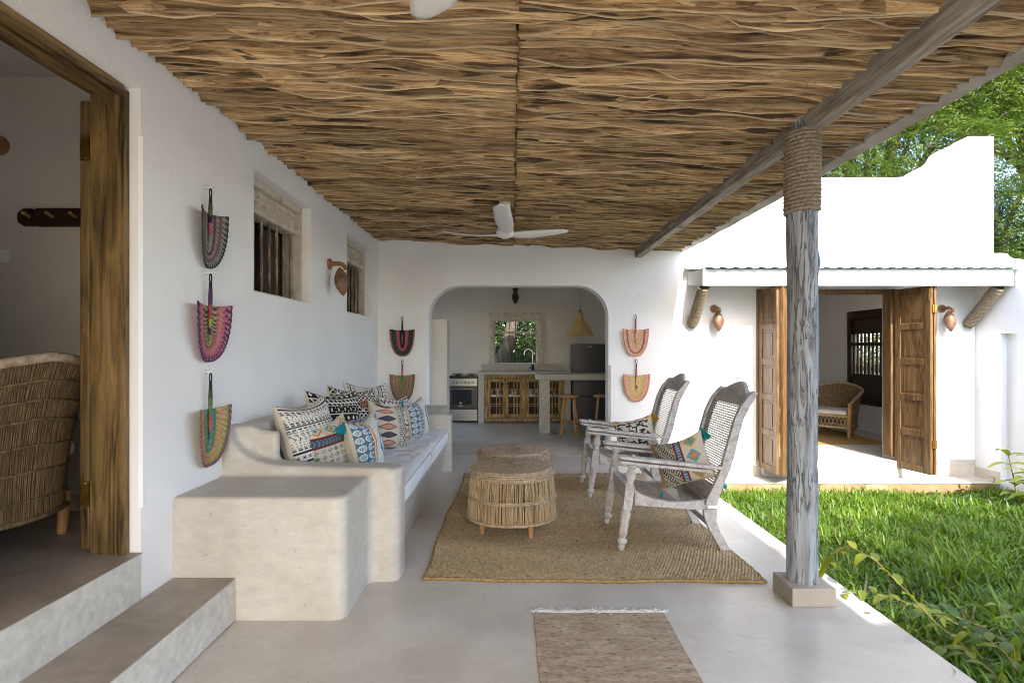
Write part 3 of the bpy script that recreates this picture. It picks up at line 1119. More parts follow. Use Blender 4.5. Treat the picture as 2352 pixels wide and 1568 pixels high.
roof = thing("veranda_roof", (0.2, 3.0, 2.9), "veranda roof of split brown wooden poles on a long grey beam", "roof")


def pole_mesh(Ln, seed, wbase=0.053, taper=False):
    """a split pole: broad sloping face, and a split edge, pale from sapwood and painted-in light, hanging along its far side"""
    rr = random.Random(seed)
    n = max(12, int(Ln * 22))
    vs = []
    cols = []
    o1, o2, o3 = rr.uniform(0, 99), rr.uniform(0, 99), rr.uniform(0, 99)
    hh = rr.uniform(0.026, 0.052)
    sec = [(-1.0, -0.4, 0.0), (-0.94, 0.05, 0.0), (-0.5, 0.25, 0.0), (0.0, 0.48, 0.0), (0.40, 0.70, 0.0), (0.42, 0.84, 0.05), (0.54, 1.0, 0.9), (0.90, 0.90, 1.0), (1.0, -0.25, 0.3)]
    K = len(sec)
    f1, f2 = rr.uniform(1.3, 2.2), rr.uniform(1.2, 2.4)
    for i in range(n + 1):
        x = Ln * i / n
        t = i / n
        wv = wbase * (1.0 + 0.85 * fbm(x * f1, o1))
        if taper:
            wv *= max(0.004, math.sin(math.pi * t) ** 0.9)
        cy = 0.046 * fbm(x * f2, o2) + 0.016 * fbm(x * 5.5, o2 + 7)
        dip = hh * max(0.15, 0.9 + 1.3 * fbm(x * 2.0, o3 + 4)) * (min(1.0, 6 * min(t, 1 - t)) if taper else 1.0)
        for (s_, zf, pl) in sec:
            z = -dip * zf - 0.0035 * fbm(x * 9, s_ * 4, o1)
            vs.append((x, cy + s_ * wv * 0.5, z))
            cols.append((min(1, pl * max(0.0, 0.72 + 0.7 * fbm(x * 1.6, s_, o3 + 20))), 0, 0))
    fs = []
    for i in range(n):
        for k in range(K - 1):
            fs.append((i * K + k, (i + 1) * K + k, (i + 1) * K + k + 1, i * K + k + 1))
    fs.append(tuple(range(K)))
    fs.append(tuple(n * K + k for k in range(K - 1, -1, -1)))
    mb = MB()
    mb.add(vs, fs, cols)
    me = mb.mesh("pole")
    me.materials.append(M['stick'])
    me.polygons.foreach_set("use_smooth", [True] * len(me.polygons))
    return me


LL, LR = 1.862, 2.20
varL = [pole_mesh(LL, 100 + i) for i in range(36)]
varR = [pole_mesh(LR, 300 + i) for i in range(36)]
varS = [pole_mesh(0.45 + 0.06 * i, 500 + i, 0.05, True) for i in range(14)]
rl = Vector(roof.location)


def place_pole(me, X, Y, dz):
    o = bpy.data.objects.new("pole", me)
    COL.objects.link(o)
    o.parent = roof
    o.location = Vector((X, Y, rz(X) + dz)) - rl
    o.rotation_euler = (rnd.uniform(-0.16, 0.16), math.atan(SL), rnd.uniform(-0.006, 0.006))
    return o


hidden = MB()


def near_poles(me, X, Y, dz):
    a = math.atan(SL)
    n = len(hidden.v)
    cols = np.empty(len(me.vertices) * 4, dtype=np.float32)
    me.color_attributes["Col"].data.foreach_get("color", cols)
    cols = cols.reshape(-1, 4)
    for i, v in enumerate(me.vertices):
        hidden.v.append((X + v.co.x, Y + v.co.y, rz(X) + dz + v.co.z - SL * v.co.x))
        hidden.c.append((cols[i][0], 0, 0))
    for p in me.polygons:
        hidden.f.append(tuple(q + n for q in p.vertices))


Y = 7.44
kL = 0
while Y > -2.3:
    for side in (0, 1):
        me = rnd.choice(varL if side == 0 else varR)
        X = (-1.835 + rnd.uniform(-0.01, 0.01)) if side == 0 else (0.028 + rnd.uniform(0.0, 0.014))
        yy = Y + rnd.uniform(-0.008, 0.008)
        dz = rnd.uniform(-0.014, 0.008)
        if yy > 2.02:
            place_pole(me, X, yy, dz)
        else:
            near_poles(me, X, yy, dz)
    Y -= rnd.uniform(0.042, 0.053) if Y > 2.0 else 0.05
for i in range(62):
    me = rnd.choice(varS)
    ln = 0.5
    X = rnd.choice([rnd.uniform(-1.75, -0.75), rnd.uniform(0.06, 1.3)])
    place_pole(me, X, 2.1 + 5.2 * rnd.random() ** 1.6, rnd.uniform(-0.014, -0.006))
hidden.build("pole", M['stick'], roof, smooth=True, kind="stuff")
s = MB()
s.prism([(RX0 - 0.03, rz(RX0) + 0.018), (2.30, rz(2.30) + 0.018), (2.30, rz(2.3) + 0.05), (RX0 - 0.03, rz(RX0) + 0.05)], -2.3, 7.466, 'y')
s.build("underlay", M['darkroof'], roof)
# long beam in two lengths
s = MB()
s.box(1.668, 1.758, -2.3, 5.95, 2.685, 2.800)
s.build("beam", M['greybeam'], roof, bevel=0.006)
s = MB()
s.box(1.655, 1.748, 5.62, 7.46, 2.672, 2.798)
s.build("beam", M['greybeam'], roof, bevel=0.006)
# rough cement roof edge
s = MB()
nseg = 90
pts = []
for i in range(nseg + 1):
    yy = -2.3 + 9.75 * i / nseg
    xi = 2.215 + 0.02 * fbm(yy * 6, 1.7) + 0.018 * fbm(yy * 17, 8.7)
    zo = 2.745 + 0.010 * fbm(yy * 3, 4.4)
    pts += [(xi, yy, rz(2.22) - 0.01), (xi + 0.006, yy, zo + 0.012), (2.320, yy, zo), (2.325, yy, 2.86), (xi, yy, 2.86)]
s.grid(pts, nseg + 1, 5)
s.build("edge_board", M['edgeboard'], roof)

# stray fibres hanging from the poles
s = MB()
for _ in range(260):
    X = rnd.uniform(-1.75, 2.15)
    Y_ = 2.1 + 5.3 * rnd.random()
    z_ = rz(X) - 0.015
    a_ = rnd.uniform(0, 6.28)
    l_ = rnd.uniform(0.02, 0.07)
    p0 = Vector((X, Y_, z_))
    p2 = p0 + Vector((math.cos(a_) * l_ * 0.6, math.sin(a_) * l_ * 0.3, -l_ * rnd.uniform(0.3, 0.9)))
    s.tube([p0, (p0 + p2) / 2 + Vector((0.006, 0, 0.004)), p2], 0.0011, 3, cap=False)
s.build("bark_fibre", M['stick'], roof, kind="stuff")

# ------------------------------------------------------------------ post
post = thing("timber_post", (1.695, 3.22, 0), "weathered blue-grey tree trunk post with rope wrapped top on square cement plinth", "post")
s = MB()
s.box(1.573, 1.818, 3.10, 3.34, 0.001, 0.104)
s.build("plinth", M['plinthstone'], post, bevel=0.005)
s = MB()
nz_, na_ = 90, 40
pts = []
for i in range(nz_ + 1):
    z = 0.10 + (2.66 - 0.10) * i / nz_
    rr = 0.083 + 0.006 * fbm(z * 1.7, 3.3) + (0.003 * math.exp(-((z - 0.12) / 0.07) ** 2))
    cx = 1.69 + 0.016 * fbm(z * 0.9, 9.1)
    cy = 3.22 + 0.012 * fbm(z * 0.9, 19.1)
    for k in range(na_ + 1):
        a_ = 2 * math.pi * (k % na_) / na_
        groove = fbm(math.cos(a_) * 7, math.sin(a_) * 7, z * 1.1)
        q = rr + 0.004 * groove - 0.008 * max(0, 0.32 - abs(fbm(math.cos(a_) * 9 + 3, math.sin(a_) * 9, z * 1.6))) * 2
        kn = sum(0.018 * math.exp(-(((a_ - ka + math.pi) % 6.283 - math.pi) / 0.25) ** 2 - ((z - kz) / 0.05) ** 2) for ka, kz in ((3.6, 1.02), (5.9, 1.95), (4.6, 1.55), (4.9, 0.62)))
        q += kn
        pts.append((cx + q * math.cos(a_), cy + q * math.sin(a_), z))
s.grid(pts, nz_ + 1, na_ + 1)
s.build("trunk", M['bluepost'], post, smooth=True)
s = MB()
s.prism([(1.635 + 0.05, 3.15), (1.75, 3.16), (1.755, 3.27), (1.70, 3.29), (1.64, 3.25), (1.63, 3.18)], 2.6, 2.83, 'z')
s.build("trunk_head", M['bluepost'], post, bevel=0.01)
s = MB()
rope_coil(s, (1.69, 3.22, 2.235), (1.69, 3.22, 2.70), 0.089, 0.0225, 0.0122, 26)
rope_fibres(s, (1.69, 3.22, 2.235), (1.69, 3.22, 2.7), 0.098, 130, 0.05)
s.build("rope_wrap", M['rope'], post, smooth=True)

# ================================================================== FURNITURE OF THE VERANDA
# ------------------------------------------------------------------ built-in cement sofa
sofa = thing("masonry_sofa", (-1.3, 5.2, 0), "long built-in cement sofa along the left wall with scooped arm and end tables", "sofa")
s = MB()
XB = -1.83
plan_ = [(XB, 2.95)] + [(-0.955 + 0.065 * math.sin(R(q)), 3.015 - 0.065 * math.cos(R(q))) for q in range(0, 91, 15)]
plan_ += [(-0.89 + 0.05 - 0.05 * math.cos(R(q)), 3.39 + 0.05 * math.sin(R(q))) for q in range(0, 91, 18)]
plan_ += [(-0.76 + 0.06 * math.sin(R(q)), 3.50 - 0.06 * math.cos(R(q))) for q in range(0, 91, 15)] + [(-0.70, 3.60), (XB, 3.60)]
s.prism([p_ for p_ in plan_ if p_[1] < 3.442] + [(-0.84, 3.52), (XB, 3.52)], -0.03, 0.655, 'z')   # near end table, rounded in plan
s.prism(plan_, -0.03, 0.60, 'z')
armc = [(XB, -0.03), (XB, 0.965), (-1.80, 0.955), (-1.765, 0.885), (-1.71, 0.815), (-1.62, 0.755), (-1.48, 0.722), (-1.2, 0.708), (-0.78, 0.704), (-0.705, 0.695), (-0.70, -0.03)]
s.prism([(a_ if a_ < -0.9 else a_ - 0.02, b_) for a_, b_ in armc], 3.45, 3.64, 'y')
s.box(-1.2, -0.70, 3.50, 3.64, -0.03, 0.695)
s.box(XB, -1.665, 3.55, 6.60, -0.03, 0.955)                                   # back
# fillet between scooped arm and back
for k in range(7):
    t = k / 6
    s.prism([(XB, 0.3), (XB, 0.955 - 0.03 * t), (-1.665 + 0.14 * (1 - t) ** 2, 0.955 - 0.1 * t - 0.05), (-1.665 + 0.14 * (1 - t) ** 2, 0.3)], 3.58 + 0.05 * k, 3.66 + 0.05 * k, 'y')
s.prism([(XB, -0.03), (-0.818, -0.03), (-0.765, 0.36), (XB, 0.36)], 3.5, 6.6, 'y')   # seat
s.box(XB, -0.717, 6.50, 6.68, -0.03, 0.672)                                   # far arm
s.box(XB, -0.86, 6.60, 7.49, -0.03, 0.688)                                    # far end table
sb = s.build("body", M['sofa'], sofa)
rmod = sb.modifiers.new("remesh", 'REMESH')
rmod.mode = 'VOXEL'
rmod.voxel_size = 0.0135
rmod.use_smooth_shade = True
smod = sb.modifiers.new("smooth", 'SMOOTH')
smod.factor = 0.5
smod.iterations = 16
# mattresses
MX0, MX1, MZ0, MZ1 = -1.655, -0.757, 0.366, 0.508


def mattress(y0, y1, label, seed):
    cy = (y0 + y1) / 2
    t = thing("seat_mattress", ((MX0 + MX1) / 2, cy, MZ0), label, "mattress", "mattresses on the cement sofa")
    m_ = MB()
    nx_, ny_ = 46, 70
    # top with wrinkles radiating from the seam
    pts = []
    for i in range(nx_):
        for j in range(ny_):
            u, v = i / (nx_ - 1), j / (ny_ - 1)
            X_ = MX0 + (MX1 - MX0) * u
            Y_ = y0 + (y1 - y0) * v
            e = min(u, 1 - u) * (MX1 - MX0)
            e2 = min(v, 1 - v) * (y1 - y0)
            rd = -0.018 * math.exp(-e / 0.02) - 0.018 * math.exp(-e2 / 0.02)
            wr = 0.010 * fbm(X_ * 4 + seed, Y_ * 9) + 0.006 * fbm(X_ * 14, Y_ * 5 + seed)
            ridge = abs(fbm(X_ * 5 + Y_ * 4 + seed, Y_ * 3 - X_ * 3))
            wr += 0.012 * max(0, 0.10 - ridge) / 0.10
            wr *= min(1, e / 0.05) * min(1, e2 / 0.05)
            pts.append((X_, Y_, MZ1 + rd + wr))
    m_.grid(pts, nx_, ny_, flip=True)
    # front and end faces with soft vertical puckers
    def side(fn, n):
        q = []
        for i in range(n):
            for k in range(6):
                q.append(fn(i / (n - 1), k / 5))
        m_.grid(q, n, 6)
    side(lambda u, k: (MX1 + 0.006 * math.sin(k * math.pi) + 0.005 * fbm(u * 60, k * 2, seed), y0 + (y1 - y0) * u, MZ0 + (MZ1 - 0.036 - MZ0) * k + (0.0 if k < 1 else 0.0)), 120)
    side(lambda u, k: (MX0 + (MX1 - MX0) * u, y0 - 0.004 * math.sin(k * math.pi), MZ0 + (MZ1 - 0.036 - MZ0) * k), 30)
    side(lambda u, k: (MX1 + (MX0 - MX1) * u, y1 + 0.004 * math.sin(k * math.pi), MZ0 + (MZ1 - 0.036 - MZ0) * k), 30)
    side(lambda u, k: (MX0, y1 + (y0 - y1) * u, MZ0 + (MZ1 - 0.036 - MZ0) * k), 30)
    b_ = m_.build("cover", M['mattress'], t, smooth=True)
    p = MB()
    rim = [(MX1 + 0.001, y0 + 0.02, MZ1 - 0.03), (MX1 + 0.002, cy, MZ1 - 0.028), (MX1 + 0.001, y1 - 0.02, MZ1 - 0.03), (MX1 - 0.02, y1, MZ1 - 0.03), (MX0 + 0.02, y1, MZ1 - 0.03),
           (MX0, y1 - 0.02, MZ1 - 0.03), (MX0, y0 + 0.02, MZ1 - 0.03), (MX0 + 0.02, y0, MZ1 - 0.03), (MX1 - 0.02, y0, MZ1 - 0.03), (MX1 + 0.001, y0 + 0.02, MZ1 - 0.03)]
    p.tube(rim, 0.006, 6)
    p.tube([(a_, b__, z_ - (MZ1 - 0.03 - MZ0) + 0.012) for a_, b__, z_ in rim], 0.006, 6)
    p.build("piping", M['mattress'], b_, smooth=True)
    return t


mattress(3.66, 5.185, "white canvas sofa mattress nearest the scooped arm", 3.0)
mattress(5.20, 6.49, "white canvas sofa mattress at the far end of the sofa", 8.0)

# ------------------------------------------------------------------ cushions
CREAM = L('c4bba9')
WHITE = L('cfccc4')
INK = L('1c1b1c')
TEAL = L('1590a0')
BLUE = L('5b7f93')
ORNG = L('c9762a')
MARO = L('6a2430')
GOLD = L('c29a3c')
PINK = L('c98b78')
CHAR = L('3f3e44')


def mud(u, v, ink, pap, seed=0):
    """mud-cloth: rows of dashes, crosses and chevrons"""
    rows = [0.0, .07, .16, .22, .30, .40, .47, .56, .62, .72, .80, .86, .95, 1.01]
    kinds = ['dash', 'dots', 'chev', 'dash', 'line', 'x', 'line', 'dash', 'dots', 'chev', 'dash', 'dash', 'line']
    v = (v * 1.45 + seed * 0.37) % 1.0
    for k in range(len(rows) - 1):
        if rows[k] <= v < rows[k + 1]:
            t = (v - rows[k]) / (rows[k + 1] - rows[k])
            kd = kinds[(k + seed) % len(kinds)]
            if kd == 'dash':
                on = abs(t - 0.25) < 0.13 and (u * 13 + seed * .3) % 1 < 0.62 or abs(t - 0.75) < 0.13 and (u * 13 + 0.1) % 1 < 0.62
            elif kd == 'dots':
                p, q = (u * 22) % 1 - .5, (t * 2) % 1 - .5
                on = p * p + q * q < 0.05
            elif kd == 'chev':
                p = (u * 15 + abs(t - 0.5) * 1.0) % 1
                on = p < 0.24
            elif kd == 'x':
                p, q = (u * 12) % 1 - .5, t - .5
                on = abs(abs(p) - abs(q) * 0.8) < 0.11 and abs(q) < 0.38 and abs(p) < 0.36
            else:
                on = abs(t - 0.5) < 0.22
            return ink if on else pap
    return pap


def pat_white_mud(u, v):
    return mud(u, v, INK, WHITE, 0)


def pat_white_mud2(u, v):
    return mud(v, u, L('2a2a2c'), WHITE, 3)


def pat_black_mud(u, v):
    t = (v * 7) % 1
    k = int(v * 7)
    on = False
    if t < 0.09:
        on = True
    elif k % 3 == 0:
        p, q = (u * 9) % 1 - .5, t - .55
        on = abs(p) + abs(q) < 0.26
    elif k % 3 == 1:
        on = ((u * 8) % 1 < 0.5) != (abs(t - .55) < 0.2) and abs(t - .55) < .34 and ((u * 16) % 1 < 0.42)
    else:
        on = abs(((u * 12 + t) % 1) - .5) < 0.15 or (abs(t - .5) < .09)
    return L('c9c5bb') if on else L('141314')


def pat_black_mud2(u, v):
    t = (v * 6) % 1
    k = int(v * 6)
    on = t < 0.1
    if k % 2 == 0 and not on:
        on = (int(u * 22) + int(t * 4)) % 2 == 0 and abs(t - .55) < .35
    elif not on:
        p, q = (u * 7) % 1 - .5, t - .55
        on = abs(abs(p) - abs(q)) < 0.09 or abs(p) > 0.44
    return L('c9c5bb') if on else L('141314')


def pat_diamond(u, v):
    if v > 0.74:
        p, q = (u * 3) % 1 - .5, (v - .87) / .26
        d = abs(p) + abs(q) * 0.95
        if d < 0.14:
            return TEAL if int(u * 3) % 2 == 0 else ORNG
        if d < 0.30:
            return L('bfb39c')
        if d < 0.42:
            return L('b07a2a') if int(u * 3) % 2 == 0 else L('3f9aa0')
        return CREAM
    if v > 0.70 or 0.56 < v < 0.60 or 0.03 < v < 0.06:
        return MARO
    if v >= 0.60:
        return L('3f7f86') if (u * 14 + abs(((v - .6) / .1) % 1 - .5)) % 1 < 0.45 else L('57404e')
    p, q = (u * 8) % 1 - .5, (v * 11) % 1 - .5
    d = abs(p) + abs(q)
    cell = (int(u * 8) * 7 + int(v * 11) * 5) % 13
    if d < 0.14:
        return INK
    if d < 0.30:
        return L('c9b13e') if cell == 3 else (L('8fa25a') if cell == 7 else CREAM)
    if d < 0.40:
        return L('33333a')
    return L('b9b4a6')


def pat_blue_round(u, v):
    if u < 0.50:
        if u < 0.30:
            p, q = (u / .30 * 1.6) % 1 - .5, (v * 7) % 1 - .5
            r = math.hypot(p, q)
            a_ = math.atan2(q, p)
            return L('c6cdd0') if (abs(r - .34) < .07 or abs(r - 0.15 - 0.05 * math.cos(5 * a_)) < .05) else L('4b6a7c')
        if u < 0.40:
            p = (u - .35) / .1
            return L('c6cdd0') if abs(p) < .2 and (v * 11) % 1 < 0.4 else L('4d6878')
        z = abs((v * 9) % 1 - .5) * 0.10
        if abs(u - 0.44 - z * 0.4) < 0.016:
            return ORNG
        return CREAM
    p, q = u - 1.02, (v - 0.5) * 1.2
    r = math.hypot(p, q)
    if r < 0.10:
        return ORNG
    if r < 0.16:
        return TEAL
    if abs(r - 0.22) < 0.03 or abs(r - 0.38) < 0.035:
        return L('2d7f92')
    return L('9fb9c2') if math.sin(v * 90) * math.sin(u * 60) > 0.25 else L('d5d2c8')


def pat_aztec(u, v):
    t = (v * 4) % 1
    z = abs((u * 7) % 1 - .5) * 2
    if abs(t - 0.25 - 0.3 * z) < 0.07:
        return L('8c3f33')
    if abs(t - 0.5 - 0.3 * z) < 0.10:
        return L('34456e')
    if abs(t - 0.72 - 0.25 * z) < 0.07:
        return L('6f93ae')
    return WHITE


def pat_leaf(u, v):
    if 0.60 < u < 0.78:
        t = (u - .60) / .18
        if t < 0.08 or t > 0.92:
            return CHAR
        return CHAR if (v * 26) % 1 < 0.42 and 0.2 < t < 0.8 else CREAM
    if u >= 0.78:
        return L('33434c') if math.sin(v * 70) * math.sin(u * 90) > 0 else CREAM
    k = int(v * 6)
    q = (v * 6) % 1 - .5
    p = (u / .60) - 0.52
    lim = 0.38 * (1 - (abs(p) / 0.42) ** 1.5) if abs(p) < 0.42 else -1
    if abs(q) < lim:
        if abs(q) > lim - 0.09:
            return L('2b2220')
        return PINK if k % 2 == 0 else L('47474d')
    return CREAM


def pat_tribal(u, v):
    t = (v * 3) % 1
    k = int(v * 3)
    if k == 1:
        p, q = (u * 5) % 1 - .5, (t * 3) % 1 - .5
        d = abs(p) * 1.1 + abs(q) * .8
        return L('4a2a26') if abs(d - .34) < .08 else WHITE
    z = abs((u * 9) % 1 - .5) * 2
    if abs(t - 0.35 - 0.3 * z) < .08:
        return L('4f3550')
    if abs(t - 0.08) < .05:
        return ORNG
    if abs(t - 0.8 - .1 * z) < .06:
        return L('5a2f36')
    return L('d3ccbf')


def pat_chair(u, v):
    if u < 0.08:
        return L('8a6a4a')
    if u < 0.42:
        n_ = math.sin(u * 95) * math.sin(v * 80) + math.sin((u + v) * 60) * 0.4
        if n_ > 0.85:
            return L('c9b13e')
        return L('2e3136') if n_ > -0.1 else L('9c9c94')
    if u < 0.46 or 0.53 < u < 0.56:
        return MARO
    if u < 0.53:
        return L('3f5a66') if (v * 16) % 1 < 0.5 else L('7fa0a5')
    if u > 0.93:
        return CREAM
    p, q = (u - 0.745) / 0.30, ((v * 3.0) % 1) - .5
    d = abs(p) + abs(q) * 1.02
    k = int(v * 3)
    if d < 0.17:
        return TEAL if k % 2 == 0 else ORNG
    if d < 0.34:
        return L('a9977c') if (math.sin(u * 160) * math.sin(v * 160)) > 0 else L('6b584d')
    if d < 0.47:
        return L('b58a36') if k % 2 == 0 else L('4b8f92')
    return L('bcb29e')


def pat_ikat(u, v):
    n_ = fbm(u * 9, v * 16, 4) + 0.5 * fbm(u * 22, v * 9, 2)
    if v > 0.82:
        return ORNG if math.hypot(((u * 4) % 1) - .5, (v - .92) * 4) < .25 else CREAM
    if u > 0.9:
        return CREAM
    return L('2e3036') if n_ > 0.02 else L('c5bfb2')


def cushion(name, label, c0, w_, h_, t_, face, roll, pat, back=CREAM, group=None, tassels=(), tcol=TEAL, N=116, lean=0.25):
    """a stuffed cushion; face = horizontal direction (deg) its front looks to, lean back in radians, roll about its face"""
    loc = Vector(c0)
    t = thing(name, loc, label, "cushion", group)
    fd = Vector((math.cos(R(face)), math.sin(R(face)), 0))
    nrm = (fd * math.cos(lean) + Vector((0, 0, 1)) * math.sin(lean)).normalized()
    side = Vector((0, 0, 1)).cross(nrm).normalized()
    up = nrm.cross(side).normalized()
    q = Matrix.Rotation(roll, 3, nrm)
    side, up = q @ side, q @ up
    sd = hash(label) % 97 * 0 + len(label) * 1.37
    mb = MB()

    def P(u, v, sgn):
        uu, vv = 2 * u - 1, 2 * v - 1
        pin_u = 1 - 0.07 * (1 - vv * vv) * abs(uu) ** 2
        pin_v = 1 - 0.07 * (1 - uu * uu) * abs(vv) ** 2
        th = t_ / 2 * (max(0, (1 - uu ** 2)) * max(0, (1 - vv ** 2))) ** 0.42
        th *= 1 + 0.10 * fbm(uu * 1.7 + sd, vv * 1.7, sgn)
        cr = 0.012 * fbm(uu * 5 + sd, vv * 4, 3 + sgn) * (max(0, (1 - uu ** 2)) * max(0, (1 - vv ** 2))) ** 0.3
        sag = -0.085 * h_ * (1 - uu * uu) * max(0, vv) ** 2
        return loc + side * (uu * w_ / 2 * pin_u) + up * (vv * h_ / 2 * pin_v + sag) + nrm * (sgn * (th + cr * 0.6))
    for sgn in (1, -1):
        pts, cl = [], []
        n_ = N if sgn == 1 else 26
        for i in range(n_):
            for j in range(n_):
                u, v = i / (n_ - 1), j / (n_ - 1)
                pts.append(P(u, v, sgn))
                edge = min(u, v, 1 - u, 1 - v)
                cl.append(pat(u, v) if sgn == 1 and edge > 0.012 else back)
        mb.grid(pts, n_, n_, cl, flip=(sgn == -1))
    mb.build("cover", M['print'], t, smooth=True)
    for (u, v) in tassels:
        tassel(t, P(u, v, 1) * 0.5 + P(u, v, -1) * 0.5, (side * (2 * u - 1) + up * (2 * v - 1)).normalized(), tcol if not isinstance(tcol, dict) else tcol[(u, v)])
    return t


def tassel(par, p, out, col, ln=0.095):
    mb = MB()
    d = (out * 0.55 + Vector((0, 0, -1))).normalized()
    a_ = d.orthogonal().normalized()
    b_ = d.cross(a_)
    top = p + out * 0.012
    mb.lathe([(0.004, 0), (0.010, 0.005), (0.012, 0.014), (0.008, 0.022)], 8, top, d, col=col)
    for k in range(26):
        an = rnd.uniform(0, 6.28)
        sp = rnd.uniform(0.2, 1)
        e = top + d * (ln * rnd.uniform(0.85, 1.05)) + (a_ * math.cos(an) + b_ * math.sin(an)) * 0.038 * sp
        s0 = top + d * 0.018 + (a_ * math.cos(an) + b_ * math.sin(an)) * 0.007 * sp
        m0 = (s0 + e) / 2 + (a_ * math.cos(an) + b_ * math.sin(an)) * 0.006
        dk = rnd.uniform(0.75, 1.15)
        mb.tube([s0, m0, e], [0.003, 0.0045, 0.004], 4, col=tuple(c_ * dk for c_ in col))
    mb.build("tassel", M['yarn'], par, smooth=True)


GS = "patterned cushions along the cement sofa"
cushion("cushion", "large white cushion with black dashes and crosses beside the scooped arm", (-1.475, 4.02, 0.80), 0.52, 0.58, 0.25, -20, 0.06, pat_white_mud, group=GS, lean=0.28)
cushion("cushion", "black mud-cloth cushion just behind the large white cushion", (-1.47, 4.60, 0.845), 0.52, 0.54, 0.20, -32, -0.06, pat_black_mud, group=GS, lean=0.30)
cushion("cushion", "farther black cushion with checked rows against the wall", (-1.46, 5.10, 0.845), 0.52, 0.54, 0.20, -38, -0.10, pat_black_mud2, group=GS, lean=0.30)
cushion("cushion", "white chevron cushion farthest back against the wall", (-1.47, 5.64, 0.85), 0.52, 0.54, 0.17, -42, -0.08, pat_white_mud2, group=GS, lean=0.30)
cushion("cushion", "cream cushion with small black diamonds, maroon band and teal tassel in front", (-1.345, 4.06, 0.715), 0.44, 0.46, 0.20, -26, 0.10, pat_diamond, group=GS, lean=0.22, tassels=((0, 1),))
cushion("cushion", "white cushion with blue and rust zigzags behind the blue tasselled cushion", (-1.29, 4.66, 0.70), 0.42, 0.40, 0.15, -40, 0.04, pat_aztec, group=GS, lean=0.25)
cushion("cushion", "blue and cream fringed cushion with teal tassel nearest the seat's front", (-1.125, 4.22, 0.71), 0.42, 0.44, 0.22, -12, 0.06, pat_blue_round, group=GS, lean=0.20, tassels=((0, 1), (1, 0)), tcol=TEAL)
cushion("cushion", "cushion with pink and charcoal leaf shapes in the middle of the sofa", (-1.18, 5.24, 0.725), 0.44, 0.46, 0.20, -30, -0.16, pat_leaf, group=GS, lean=0.30, tassels=((0, 1),), tcol=L('b4685a'))
cushion("cushion", "white cushion with brown outlined diamonds behind the far blue cushion", (-1.20, 5.72, 0.74), 0.46, 0.48, 0.18, -26, -0.12, pat_tribal, group=GS, lean=0.30, tassels=((1, 0),), tcol=ORNG)
cushion("cushion", "small blue and cream cushion with teal tassels at the sofa's far end", (-1.03, 5.93, 0.705), 0.42, 0.42, 0.21, -16, 0.04, pat_blue_round, group=GS, lean=0.18, tassels=((0, 1), (0, 0), (1, 0)), tcol=TEAL)

